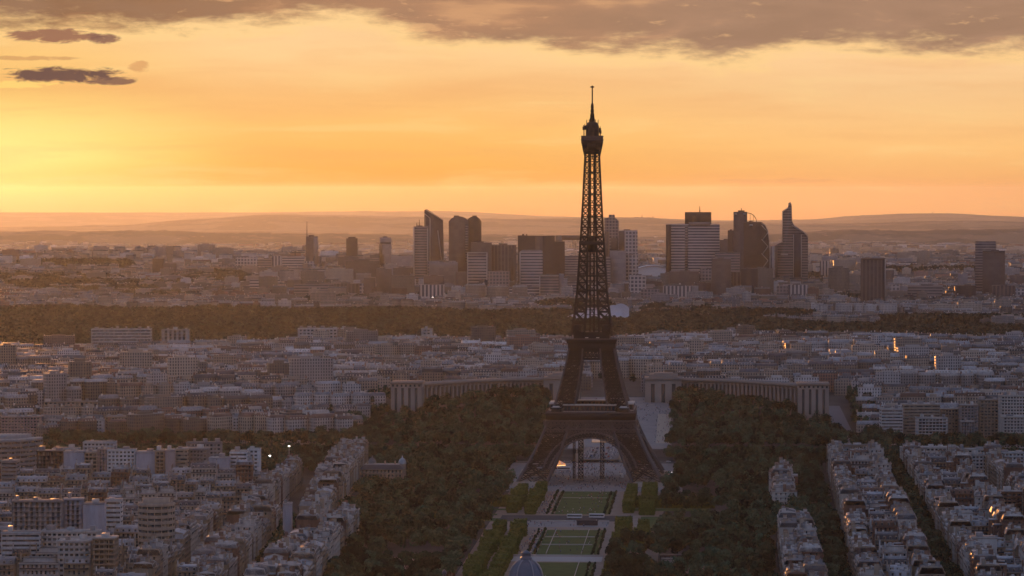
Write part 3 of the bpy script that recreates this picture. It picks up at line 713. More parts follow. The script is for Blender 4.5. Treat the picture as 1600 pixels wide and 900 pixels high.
def car_parts(col, bus=False):
    L, W_, H_ = (11, 2.5, 3.2) if bus else (4.4, 1.8, 1.45)
    b = MB(); hb = .55 * H_ if not bus else H_
    if bus: b.box(-W_ / 2, W_ / 2, -L / 2, L / 2, .4, H_)
    else:
        b.prism([(-.9, -2.2), (.9, -2.2), (.9, 2.2), (-.9, 2.2)], .35, .85, poly2=[(-.86, -2.1), (.86, -2.1), (.86, 2.15), (-.86, 2.15)])
        b.prism([(-.8, -.9), (.8, -.9), (.8, 1.8), (-.8, 1.8)], 1.38, 1.45, poly2=[(-.65, -.6), (.65, -.6), (.65, 1.4), (-.65, 1.4)])
    body = b.mesh('body', col)
    b = MB()
    if bus: b.box(-W_ / 2 - .02, W_ / 2 + .02, -L / 2 + .3, L / 2 - .3, 1.5, 2.6)
    else: b.prism([(-.84, -1.3), (.84, -1.3), (.84, 1.9), (-.84, 1.9)], .86, 1.4, poly2=[(-.68, -.6), (.68, -.6), (.68, 1.4), (-.68, 1.4)])
    cab = b.mesh('window', GLASSD)
    b = MB(); n = 10
    ring_ = [(0.33 * math.cos(a), 0.33 * math.sin(a)) for a in np.arange(n) * 2 * math.pi / n]
    b.v = []; 
    for i in range(n):
        (y0, z0), (y1, z1) = ring_[i], ring_[(i + 1) % n]; b.face([(-.1, y0, z0), (.1, y0, z0), (.1, y1, z1), (-.1, y1, z1)])
    b.face([(-.1, y_, z_) for y_, z_ in ring_]); b.face([(.1, y_, z_) for y_, z_ in ring_[::-1]])
    return body, cab, b.mesh('wheel', mat('tyre', (.02, .02, .02), .9)), L, W_
CARS = [(n, car_parts(mat('car_' + n, c, .35, .5))) for n, c in (('white', (.7, .7, .7)), ('black', (.03, .03, .03)), ('silver', (.4, .41, .43)), ('red', (.35, .04, .03)), ('dark blue', (.03, .05, .15)))]
COACH = car_parts(mat('coach_white', (.72, .72, .74), .4, .5), True)
def put_vehicle(parts, x, y, z, rz, nm, lab, cat, grp=None):
    body, cab, wh, L, W_ = parts; o = empty(nm, (x, y, z), rz, lab, cat, grp); link('body', body, o); link('window', cab, o)
    for sx in (-1, 1):
        for sy in (-1, 1): link('wheel', wh, o, (sx * (W_ / 2 - .12), sy * L * .3, .33))
for i in range(30):
    lane = rnd.choice([-8, -5, 5, 8]); n, pt = CARS[rnd.randrange(5)]; v = 188 + i * 4.2; x, y = uv(lane, v)
    put_vehicle(pt, x, y, 2.02, -ROT, 'car', '%s car driving over the stone bridge' % n, 'car', '%s cars on the bridge' % n)
for i in range(22):
    n, pt = CARS[rnd.randrange(5)]; x, y = uv(-120 + i * 12 + rnd.uniform(-3, 3), rnd.choice([172, 176, 180])); z = gz(x, y) + .3
    put_vehicle(pt, x, y, z, math.pi / 2 - ROT, 'car', '%s car on the riverside road behind the tower' % n, 'car', '%s cars on the riverside road' % n)
for i in range(8):
    n, pt = CARS[rnd.randrange(5)]; x = 322 + rnd.choice([-4, 4]); y = 2965 + i * 30; put_vehicle(pt, x, y, gz(x, y) + .5, 0, 'car', '%s car on the avenue climbing behind the trees' % n, 'car', '%s cars on the climbing avenue' % n)
for i, (u, v, rz) in enumerate(((24, 20, .1), (-27, 90, 1.57), (-2, -322, 1.57), (14, -318, 1.5), (33, 60, .4), (12, 335, 1.57))):
    x, y = uv(u, v); put_vehicle(COACH, x, y, gz(x, y) + .25 + (.2 if v > 300 else 0), rz - ROT, 'coach', 'long white coach ' + ['beside the tower leg away from the sunset', 'behind the tower leg on the sunset side', 'on the cross road between lawns', 'second in line on the cross road between lawns', 'parked near the riverside behind the arch', 'across the river at the end of the bridge'][i], 'coach')

def carousel(px, Y, r, hgt, lab, lit):
    x = pix(px, Y); o = empty('merry_go_round', (x, Y, gz(x, Y) + .3), 0, lab, 'carousel'); b = MB()
    b.lathe([(r * 1.03, 0), (r * 1.03, .6), (0, .6)], 16); b.build('platform', IRON2, o)
    n = 12; m1 = mat('canopy_white', (.8, .8, .8), .6); m2 = mat('canopy_lit', (.8, .35, .12), .6, emit=(1, .35, .08, .8)) if lit else mat('canopy_grey', (.3, .3, .34), .6)
    b = MB()
    for k in range(n):
        a, c = 2 * math.pi * k / n, 2 * math.pi * (k + 1) / n; P3 = lambda q, rr, z: (rr * math.cos(q), rr * math.sin(q), z)
        b.face([P3(a, r, hgt * .55), P3(c, r, hgt * .55), P3((a + c) / 2, .25, hgt)], None, k % 2); b.face([P3(a, r, hgt * .42), P3(c, r, hgt * .42), P3(c, r, hgt * .55), P3(a, r, hgt * .55)], None, (k + 1) % 2)
    b.build('canopy', [m1, m2], o); b = MB()
    for k in range(n): a = 2 * math.pi * k / n; b.bar((r * .95 * math.cos(a), r * .95 * math.sin(a), .6), (r * .95 * math.cos(a), r * .95 * math.sin(a), hgt * .45), .18)
    b.lathe([(r * .3, .6), (r * .3, hgt * .5)], 8); b.build('post', PALE, o); b = MB(); b.lathe([(.25, hgt), (.45, hgt + .5), (0, hgt + 1.6)], 6); b.build('finial', PALE, o)
    if lit: b = MB(); b.lathe([(r + .05, hgt * .40), (r + .05, hgt * .43)], 16); b.build('lamp_string', mat('warm_lamps', (.9, .6, .3), .5, emit=(1, .55, .2, 5)), o)
carousel(839, 3092, 5.5, 9.5, 'merry-go-round with a pale pointed canopy across the river by the trees', False)
carousel(873, 2812, 6.0, 7.0, 'merry-go-round with a canopy glowing orange beside the arch', True)
LAMPW = mat('lamp_white', (1, 1, 1), .4, emit=(1, .97, .9, 7))
def floodmast(px, ytop, Y, lab):
    x = pix(px, Y); z0 = gz(x, Y); zt = zat(ytop, Y); o = empty('floodlight_mast', (x, Y, z0), 0, lab, 'floodlight'); b = MB(); b.lathe([(.35, 0), (.2, zt - z0)], 6); b.build('pole', PALE, o)
    b = MB(); b.box(-1.0, 1.0, -.35, .25, zt - z0, zt - z0 + 1.1); b.build('lamp_head', IRON, o); b = MB(); b.box(-.8, .8, -.42, -.36, zt - z0 + .2, zt - z0 + .95); b.build('lamp', LAMPW, o)
floodmast(451, 698, 2790, 'taller lit floodlight mast among trees behind the house row'); floodmast(421, 713, 2760, 'lower lit floodlight mast among trees near the striped slab')
# glass monument with dark frames and garden pavilion
o = empty('glass_monument', (pix(1053, 2050), 2050, .2), -ROT, 'dark framed glass monument on pale sand among the trees', 'monument'); b = MB()
for i in range(7): b.box(-8 + 2.6 * i, -7.7 + 2.6 * i, -5, 5, 0, 9)
b.build('frame', IRON, o); b = MB(); b.box(-8.4, 8.4, -5.4, 5.4, 9, 9.6); b.build('roof', IRON, o); b = MB(); b.box(-9, 9, -6.5, 6.5, -.1, 1.1); b.build('platform', IRON, o)
b = MB(); b.box(-7.9, 7.9, -1.0, -.9, 1.1, 9); b.box(-7.9, 7.9, -4.2, -4.1, 1.1, 6); b.build('glass_wall', mat('glass_sheet', (.35, .37, .4), .1, .6), o); b = MB(); b.box(-7.6, 7.6, -5.6, -5.42, 7.6, 8.0); b.box(-7.6, 7.6, -5.6, -5.42, 6.3, 6.5); b.build('rail', WHITE, o)
for k, (px, lab) in enumerate(((1018, 'low white bench wall on the sunset side of the glass monument'), (1085, 'low white bench wall away from the sunset beside the monument'))):
    b = MB(); b.box(-5, 5, -.3, .3, 0, 1.2); b.box(-5.2, 5.2, -.5, .5, 1.2, 1.4); b.box(-5, -4.4, -.5, .5, 0, 2); tag(b.build('bench_wall', WHITE, None, (pix(px, 2078), 2078, .2)), lab, 'wall')

# ---------------------------------------------------------------- building materials
def wall_mat(name, col, var=0.18, win=None):
    """plastered or stone wall; win = (bay, floor, width share, height share) draws glazing from the wall's own metres for small far buildings"""
    m = bpy.data.materials.new(name); m.use_nodes = True; t = NT(m.node_tree); b = m.node_tree.nodes['Principled BSDF']
    a = t.node('ShaderNodeAttribute', attribute_name='tint'); oi = t.node('ShaderNodeObjectInfo'); geo = t.node('ShaderNodeNewGeometry')
    c = t.mix(1.0, a.outputs[0], (*col, 1), 'MULTIPLY')
    vm = t.node('ShaderNodeVectorMath', operation='MULTIPLY'); t.l.new(geo.outputs['Position'], vm.inputs[0]); vm.inputs[1].default_value = (1, 1, .18)
    v = t.m('MULTIPLY', t.step(oi.outputs['Random'], 0, 1, 1 - var, 1 + var, smooth=False), t.step(t.noise(vm.outputs[0], .45, 6, .7), .25, .75, .72, 1.2, smooth=False))
    g = t.node('ShaderNodeCombineColor')
    for i in range(3): t.l.new(v, g.inputs[i])
    c = t.mix(1.0, c, g.outputs[0], 'MULTIPLY'); rough = .85
    if win:
        uvn = t.node('ShaderNodeUVMap'); s = t.node('ShaderNodeSeparateXYZ'); t.l.new(uvn.outputs[0], s.inputs[0])
        U = t.m('DIVIDE', s.outputs[0], win[0]); V = t.m('DIVIDE', s.outputs[1], win[1]); fu = t.m('FRACT', U); fv = t.m('FRACT', V)
        mu = t.m('LESS_THAN', t.m('ABSOLUTE', t.m('SUBTRACT', fu, .5)), win[2] / 2); mv = t.m('LESS_THAN', t.m('ABSOLUTE', t.m('SUBTRACT', fv, .5)), win[3] / 2)
        nz = t.m('LESS_THAN', t.m('ABSOLUTE', s.outputs[1]), 400.0); mk = t.m('MULTIPLY', mu, mv)
        wn = t.node('ShaderNodeTexWhiteNoise', noise_dimensions='2D'); t.l.new(t.xyz(t.m('FLOOR', U), t.m('FLOOR', V), 0.0), wn.inputs[0])
        gc = t.mix(wn.outputs[0], (.02, .022, .03), (.09, .09, .10)); c = t.mix(mk, c, gc)
        t.l.new(t.step(mk, 0, 1, .85, .25), b.inputs['Roughness'])
    else: b.inputs['Roughness'].default_value = rough
    b.inputs['Specular IOR Level'].default_value = .3; t.l.new(c, b.inputs['Base Color']); return m
W_STONE = wall_mat('stone_wall', (.34, .29, .235)); W_PALE = wall_mat('pale_wall', (.52, .51, .50), .1); W_GREY = wall_mat('grey_wall', (.27, .27, .28)); W_BRICK = wall_mat('brick_wall', (.20, .125, .10))
W_FARS = wall_mat('far_stone_wall', (1, 1, 1), 0, (2.7, 3.1, .42, .60)); ROOFT = None
def roof_mat(name, col, metal=0.0, rough=.55):
    m = bpy.data.materials.new(name); m.use_nodes = True; t = NT(m.node_tree); b = m.node_tree.nodes['Principled BSDF']
    oi = t.node('ShaderNodeObjectInfo'); geo = t.node('ShaderNodeNewGeometry'); a = t.node('ShaderNodeAttribute', attribute_name='tint')
    v = t.m('MULTIPLY', t.step(oi.outputs['Random'], 0, 1, .45, 1.5, smooth=False), t.step(t.noise(geo.outputs['Position'], .35, 5, .7), .25, .75, .55, 1.45, smooth=False))
    uvn = t.node('ShaderNodeUVMap'); s = t.node('ShaderNodeSeparateXYZ'); t.l.new(uvn.outputs[0], s.inputs[0])
    seam = t.m('LESS_THAN', t.m('FRACT', t.m('DIVIDE', s.outputs[0], .8)), .12); v = t.m('MULTIPLY', v, t.step(seam, 0, 1, 1.0, .8))
    g = t.node('ShaderNodeCombineColor')
    for i in range(3): t.l.new(v, g.inputs[i])
    c = t.mix(1.0, t.mix(1.0, a.outputs[0], (*col, 1), 'MULTIPLY'), g.outputs[0], 'MULTIPLY'); t.l.new(c, b.inputs['Base Color'])
    b.inputs['Roughness'].default_value = rough; b.inputs['Metallic'].default_value = metal; return m
ZINC = roof_mat('zinc_roof', (.27, .29, .32), .25, .42); SLATE = roof_mat('slate_roof', (.075, .08, .095), 0, .5); TILE = roof_mat('tile_roof', (.16, .095, .07), 0, .8); GRAVELR = roof_mat('gravel_roof', (.30, .29, .28), 0, .9); FARROOF = roof_mat('far_roof', (1, 1, 1), .1, .5)
TERRA = mat('chimney_pot', (.24, .15, .11), .9); DARKR = mat('dark_metal', (.04, .04, .045), .5)

def facade(b, p0, p1, z0, fl, fh, bay, ww, wh, sill=.9, rec=.28, gm=1, inset0=.8):
    """wall from p0 to p1 with a recessed window in every bay of every floor"""
    L = math.dist(p0, p1); dx_, dy_ = (p1[0] - p0[0]) / L, (p1[1] - p0[1]) / L; nx, ny = dy_, -dx_
    n = max(1, int((L - inset0) / bay)); m = (L - n * bay) / 2
    Q = lambda u, z, r=0.0: (p0[0] + dx_ * u - nx * r, p0[1] + dy_ * u - ny * r, z)
    R4 = lambda u0, u1, za, zb: b.face([Q(u0, za), Q(u1, za), Q(u1, zb), Q(u0, zb)], [(u0, za), (u1, za), (u1, zb), (u0, zb)]) if u1 - u0 > 1e-3 and zb - za > 1e-3 else None
    for f in range(fl):
        za = z0 + f * fh; s0 = za + sill; s1 = s0 + wh
        R4(0, L, za, s0); R4(0, L, s1, za + fh)
        u = 0.0
        for i in range(n):
            w0 = m + i * bay + (bay - ww) / 2; w1 = w0 + ww; R4(u, w0, s0, s1); u = w1
            for (a, c) in (((w0, s0), (w1, s0)), ((w1, s0), (w1, s1)), ((w1, s1), (w0, s1)), ((w0, s1), (w0, s0))):
                b.face([Q(*a), Q(*c), Q(*c, rec), Q(*a, rec)])
            b.face([Q(w0, s0, rec), Q(w1, s0, rec), Q(w1, s1, rec), Q(w0, s1, rec)], None, gm)
        R4(u, L, s0, s1)
def pane_mat(name, a, b_):
    m = bpy.data.materials.new(name); m.use_nodes = True; t = NT(m.node_tree); b = m.node_tree.nodes['Principled BSDF']; geo = t.node('ShaderNodeNewGeometry')
    wn = t.node('ShaderNodeTexWhiteNoise', noise_dimensions='3D'); sn = t.node('ShaderNodeVectorMath', operation='SNAP'); t.l.new(geo.outputs['Position'], sn.inputs[0]); sn.inputs[1].default_value = (1.9, 1.9, 3.1); t.l.new(sn.outputs[0], wn.inputs[0])
    t.l.new(t.ramp(wn.outputs[0], [(0.0, a), (.55, a), (.56, b_), (.8, b_), (.81, (.22, .21, .20)), (1.0, (.30, .28, .26))], 'CONSTANT'), b.inputs['Base Color']); b.inputs['Roughness'].default_value = .2; b.inputs['Specular IOR Level'].default_value = .6; return m
WIN = [pane_mat('window_glass', (.02, .025, .03), (.06, .065, .08)), pane_mat('window_glass_pale', (.05, .055, .065), (.12, .125, .14))]
FOOT = []
def house_proto(w, d, fl, style, r):
    """a narrow town house: front on -y, back on +y, centred in x, parts listed as (name, mesh, location)"""
    fh = 3.15; H = fl * fh + .8; parts = []; wallm = {'stone': W_STONE, 'pale': W_PALE, 'brick': W_BRICK}[style]
    b = MB(); x0, x1 = -w / 2 + .03, w / 2 - .03; k = r.uniform(.85, 1.12); b.tint = (k, k * r.uniform(.96, 1.0), k * r.uniform(.9, 1.0))
    facade(b, (x0, 0), (x1, 0), .8, fl, fh, 2.5 + r.random() * .4, 1.15, 2.05, .55)
    facade(b, (x1, d), (x0, d), .8, fl, fh, 2.9, 1.1, 1.7, .8)
    for (a, c) in (((x1, 0), (x1, d)), ((x0, d), (x0, 0))):
        if r.random() < .55: facade(b, a, c, .8, fl, fh, 3.4, 1.0, 1.5, .9)
        else: b.face([(*a, .8), (*c, .8), (*c, H), (*a, H)])
    b.prism([(x0, 0), (x1, 0), (x1, d), (x0, d)], -1.5, .8, cap=False)
    parts.append(('wall', b.mesh('wall', [wallm, WIN[r.randrange(2)]]), (0, 0, 0)))
    b = MB(); b.box(x0 - .05, x1 + .05, -.12, 0, 3.5, 3.8, bottom=True); parts.append(('string_course', b.mesh('string_course', wallm), (0, 0, 0))); b = MB(); b.box(x0 - .05, x1 + .05, -.45, .0, H, H + .45, bottom=True); parts.append(('cornice', b.mesh('cornice', wallm), (0, 0, 0)))
    for f in ((1, fl - 1) if fl > 4 else (1,)):
        b = MB(); z = .8 + f * fh; b.box(x0 + .3, x1 - .3, -.75, -.02, z + .1, z + .25, bottom=True); b.box(x0 + .3, x1 - .3, -.75, -.68, z + .25, z + 1.1, 1, 1)
        parts.append(('balcony', b.mesh('balcony', [wallm, DARKR]), (0, 0, 0)))
    rm = ZINC if r.random() < .62 else (SLATE if r.random() < .75 else TILE); b = MB(); flat = style == 'pale' and r.random() < .6
    if flat:
        b.prism([(x0, .1), (x1, .1), (x1, d - .1), (x0, d - .1)], H, H + .15, 0, 0); b.box(x0, x1, 0, .25, H + .45, H + 1.0); b.box(x0, x1, d - .25, d, H, H + 1.0)
        b.box(x0 + 2, x1 - 2, 2.6, d - 3, H + .15, H + 3.0, 1, 0); b.box(x0 + 2 - .3, x1 - 2 + .3, 2.3, d - 2.7, H + 3.0, H + 3.2, 0, 0, bottom=True); top = H + 3.2
        parts.append(('roof', b.mesh('roof', [GRAVELR, wallm]), (0, 0, 0)))
    else:
        i1 = 1.3; h1 = r.uniform(2.2, 3.2); h2 = r.uniform(.5, 1.5); base = [(x0, .05), (x1, .05), (x1, d - .05), (x0, d - .05)]; mid = [(x0, i1), (x1, i1), (x1, d - i1), (x0, d - i1)]
        b.prism(base, H + .02, H + h1, poly2=mid, cap=False)
        m0 = [(*p, H + h1) for p in mid]; rd = [(x0, d / 2, H + h1 + h2), (x1, d / 2, H + h1 + h2)]
        b.face([m0[0], m0[1], rd[1], rd[0]], [(0, 0), (w, 0), (w, d / 2), (0, d / 2)], 1); b.face([m0[2], m0[3], rd[0], rd[1]], [(0, 0), (w, 0), (w, d / 2), (0, d / 2)], 1); rf = b; parts.append(('roof', rf.mesh('roof', [SLATE if r.random() < .5 and rm is ZINC else rm, rm]), (0, 0, 0))); top = H + h1 + h2 * .5
        for sx, tk in ((x0, 1), (x1, -1)):
            b = MB(); g_ = [(.0, H), (d, H), (d, H + .5), (d - i1 + .25, H + h1 + .35), (d / 2, H + h1 + h2 + .35), (i1 - .25, H + h1 + .35), (0, H + .5)]
            xa, xb = sorted((sx, sx + tk * .4)); b.face([(xb, y_, z_) for y_, z_ in g_]); b.face([(xa, y_, z_) for y_, z_ in g_[::-1]])
            for i in range(len(g_)): (ya, za), (yb, zb) = g_[i], g_[(i + 1) % len(g_)]; b.face([(xa, ya, za), (xa, yb, zb), (xb, yb, zb), (xb, ya, za)])
            parts.append(('gable', b.mesh('gable', (wallm, W_GREY, W_PALE)[r.randrange(3)]), (0, 0, 0)))
        dm = None
        n = max(2, int(w / 3.4))
        dz_ = MB(); dz_.box(-.7, .7, 0, 1.3, 0, 1.9, 0, 1); dz_.box(-.55, .55, -.04, -.01, .3, 1.6, 2, 2); dmesh = dz_.mesh('dormer', [wallm, ZINC, WIN[0]])
        for i in range(n): parts.append(('dormer', dmesh, (x0 + w * (i + .5) / n, .45, H + .5)))
    for sx in (x0 + .45, x1 - .45):
        for yy in (d * .28, d * .72):
            if r.random() < .75:
                L = r.uniform(1.6, 3.2); b = MB(); b.box(-.32, .32, -L / 2, L / 2, 0, 0); b = MB(); hh = r.uniform(1.6, 3.0); b.box(-.32, .32, -L / 2, L / 2, -3.0, hh)
                b.box(-.4, .4, -L / 2 - .08, L / 2 + .08, hh, hh + .15, bottom=True); j = 0
                while -L / 2 + .3 + j * .55 < L / 2 - .1: y = -L / 2 + .3 + j * .55; b.box(-.15, .15, y - .15, y + .15, hh + .15, hh + .75, 1, 1); j += 1
                parts.append(('chimney', b.mesh('chimney', [(W_STONE, W_PALE, W_BRICK, W_GREY)[r.randrange(4)], TERRA]), (sx, yy, top)))
    for q in range(r.randrange(2, 6)):
        b = MB(); sx_, sy_ = r.uniform(.3, 1.1), r.uniform(.3, 1.4); b.box(-sx_, sx_, -sy_, sy_, -1.8, r.uniform(.5, 1.9), 0, 1); parts.append(('roof_vent', b.mesh('roof_vent', [(W_PALE, W_GREY, W_STONE, ZINC)[r.randrange(4)], (ZINC, GRAVELR)[r.randrange(2)]]), (r.uniform(-w / 2.6, w / 2.6), d * r.uniform(.25, .8), top)))
    if w > 12.5:
        b = MB(); wx = r.uniform(-w / 4, w / 4); hw = r.uniform(2.2, 3.4); HH = H - r.choice([0, 3, 3, 6]); facade(b, (wx + hw, d + .05), (wx + hw, d + 5.5), .8, int((HH - .8) / fh), fh, 2.6, 1, 1.5); facade(b, (wx + hw, d + 5.5), (wx - hw, d + 5.5), .8, int((HH - .8) / fh), fh, 2.6, 1, 1.5)
        facade(b, (wx - hw, d + 5.5), (wx - hw, d + .05), .8, int((HH - .8) / fh), fh, 2.6, 1, 1.5); HT = .8 + int((HH - .8) / fh) * fh
        b.prism([(wx - hw - .2, d + .05), (wx + hw + .2, d + .05), (wx + hw + .2, d + 5.7), (wx - hw - .2, d + 5.7)], HT, HT + .5, 2, 2, poly2=[(wx - hw, d + .05), (wx + hw, d + .05), (wx + hw, d + 5.5), (wx - hw, d + 5.5)]); parts.append(('rear_wing', b.mesh('rear_wing', [wallm, WIN[1], rm]), (0, 0, 0)))
    if r.random() < .6: b = MB(); b.box(-1.2, 1.2, -1, 1, -1.5, 1.1, 0, 1); parts.append(('roof_hut', b.mesh('roof_hut', [W_GREY if r.random() < .5 else W_PALE, ZINC]), (r.uniform(-w / 5, w / 5), d * .6, top)))
    if r.random() < .5: b = MB(); b.box(-.8, .8, -.6, .6, 0, .35, 0); parts.append(('skylight', b.mesh('skylight', [WIN[1]]), (r.uniform(-w / 4, w / 4), d * .35, top - .2)))
    return dict(w=w, d=d, H=H, top=top, parts=parts, style=style, roof='flat gravel' if flat else {ZINC: 'zinc', SLATE: 'slate', TILE: 'tiled'}[rm], fl=fl)
hr = random.Random(21)
HP = []
for k in range(22):
    HP.append(house_proto([11, 14, 17, 20, 15, 12, 18, 23, 13, 16][k % 10], 11.5 + hr.random() * 3, [6, 6, 5, 7, 6, 7, 5, 6, 8, 6][k % 10], 'pale' if k in (3, 8, 11, 13, 17, 20, 21) else ('brick' if k in (9, 18) else 'stone'), hr))
WING = [house_proto(w, 10, fl, s_, hr) for w, fl, s_ in ((15, 5, 'stone'), (17, 6, 'pale'), (12, 4, 'stone'), (16, 6, 'brick'), (13, 5, 'stone'), (17, 5, 'pale'))]
n_house = [0]
NUMW = {4: 'four', 5: 'five', 6: 'six', 7: 'seven', 8: 'eight'}
def near_hidden(x, y, top):
    px = x / y * F + 800
    return px < -40 or px > 1640 or 300 + (EYE - top - 3) / y * F > 905
LABELS = set()
def put_house(p, x, y, rz, lab, grp, sz=1.0):
    if near_hidden(x, y, p['top']): return None
    c, s = math.cos(rz), math.sin(rz); w, d = p['w'] / 2, p['d']
    FOOT.append([(x + a * c - b_ * s, y + a * s + b_ * c) for a, b_ in ((-w - 3, -2.0), (w + 3, -2.0), (w + 3, d + 3), (-w - 3, d + 3))])
    n_house[0] += 1
    col = {'stone': 'stone', 'pale': 'white', 'brick': 'brick'}[p['style']]
    wds = lab.split()
    while lab in LABELS: lab = lab.replace(wds[0], wds[0] + ' taller', 1) if ' taller' not in lab else lab.replace(' taller', ' paler', 1) if ' paler' not in lab else lab + ' too'
    lab = lab.replace(' house, ', ' house, ', 1)
    if len(lab.split()) > 15: lab = lab.replace(' roof, ', ', ', 1)
    LABELS.add(lab)
    o = empty({'courtyard': 'courtyard_wing', 'cross': 'courtyard_wing'}.get(grp.split()[0] if 'wings' in grp else '', col + '_house'), (x, y, gz(x, y)), rz, lab, 'house', grp); o.scale = (1, 1, sz)
    for nm, me, loc in p['parts']: link(nm, me, o, loc)
    return o
def row(p0, p1, where, grp, protos=None, jit=.10, gap=.3, skip=0.0, first='nearest the viewer'):
    """houses shoulder to shoulder along p0 -> p1, fronts to the right of that direction"""
    protos = protos or HP; L = math.dist(p0, p1); a = math.atan2(p1[1] - p0[1], p1[0] - p0[0]); t = 0.0; k = 0
    while t < L - 8:
        p = protos[hr.randrange(len(protos))]
        if t + p['w'] > L + 4: p = min(protos, key=lambda q: q['w'])
        m = t + p['w'] / 2; x, y = p0[0] + math.cos(a) * m, p0[1] + math.sin(a) * m
        if hr.random() >= skip:
            col = {'stone': 'stone', 'pale': 'white', 'brick': 'brick'}[p['style']]
            o = put_house(p, x, y, a, '%s-storey %s house, %s roof, %s in %s' % (NUMW.get(p['fl'], 'six').capitalize(), col, p['roof'], ordw(k), where), grp, hr.uniform(1 - jit, 1 + jit))
            if o: k += 1
        t += p['w'] + gap
L0 = lambda Y: 195 + (Y - 1836) * .0772                      # sunset-facing edge of the long strip
GR = {}
# long strip beyond the park: fronts facing the park, fronts facing the avenue, wings between
row((L0(2755), 2755), (L0(1800), 1800), 'the long strip facing the park', 'park front of the long strip')
row((L0(1800) + 47, 1800), (L0(2755) + 43, 2755), 'the long strip facing the tree avenue', 'avenue front of the long strip')
k = 0
for Y in range(1815, 2745, 33):
    put_house(WING[hr.randrange(6)], L0(Y) + 23.5, Y, -ROT - .02, '%s cross wing inside the long house strip' % ordw(k).capitalize(), 'courtyard wings of the long strip', hr.uniform(.95, 1.25)); k += 1
# short strips in the park woods
row((177, 2180), (152, 1815), 'the short strip among park trees', 'short strip among the park trees', [q for q in HP if q['w'] >= 15]); 
row((176, 1820), (199, 2182), 'the far face of the short strip', 'short strip among the park trees', [q for q in HP if q['w'] < 16])
row((203, 2562), (188, 2366), 'the small block deep in park trees', 'small block among the park trees')
row((206, 2380), (219, 2562), 'the far face of that small block', 'small block among the park trees')
# wide quarter on the far side of the avenue
def C0(Y): return 261 + (Y - 1836) * .0729
for j, off in enumerate((0, 34, 66, 101, 134)):
    if j % 2 == 0: row((C0(2748) + off, 2748), (C0(1810) + off, 1810), '%s row of the wide quarter' % ordw(j), 'rows of the wide quarter away from the sunset', skip=.04 if j else 0)
    else: row((C0(1810) + off + 14, 1810), (C0(2748) + off + 14, 2748), '%s row of the wide quarter' % ordw(j), 'rows of the wide quarter away from the sunset', skip=.04)
k = 0
for Y in range(1830, 2740, 62):
    for off in (17.5, 84, 116):
        if C0(Y) + off < pix(1625, Y): put_house(WING[hr.randrange(6)], C0(Y) + off + 6, Y, -ROT, '%s low cross wing in %s court of the wide quarter' % (ordw(k).capitalize(), {17.5: 'first', 84: 'second', 116: 'third'}[off]), 'cross wings of the wide quarter', hr.uniform(.9, 1.2)); k += 1
# sunset side, nearest strip (E) and the strips behind
row((-120, 1800), (-104, 2226), 'nearest sunset-side strip, park face', 'nearest strip on the sunset side')
row((-134, 2204), (-150, 1830), 'nearest sunset-side strip, rear face', 'nearest strip on the sunset side')
row((-128, 2300), (-124, 2830), 'far sunset-side strip, park face', 'far strip on the sunset side')
row((-148, 2820), (-150, 2300), 'far sunset-side strip, rear face', 'far strip on the sunset side')
row((-176, 2330), (-170, 2660), 'third strip, sunset side', 'third strip on the sunset side')
row((-166, 1820), (-159, 2262), 'corner block, boulevard face', 'corner block on the sunset side')
row((-183, 2262), (-189, 1850), 'corner block, rear face', 'corner block on the sunset side')
row((-206, 1880), (-200, 2262), 'the block next to the corner block', 'inner blocks on the sunset side')
k = 0
for (Y, xa, xb) in ((1842, -235, -168), (1905, -330, -212), (1962, -300, -205), (2018, -345, -235), (2075, -345, -215), (2135, -350, -235), (2190, -360, -212), (2250, -370, -215), (2315, -300, -205), (2380, -400, -190), (2450, -400, -190), (2520, -420, -190)):
    row((xa, Y), (xb, Y + hr.uniform(-3, 6)), '%s sunset-side cross row' % ordw(k), 'cross rows on the sunset side', skip=.06, gap=hr.choice([.3, .3, 3])); k += 1
print('HOUSES', n_house[0])

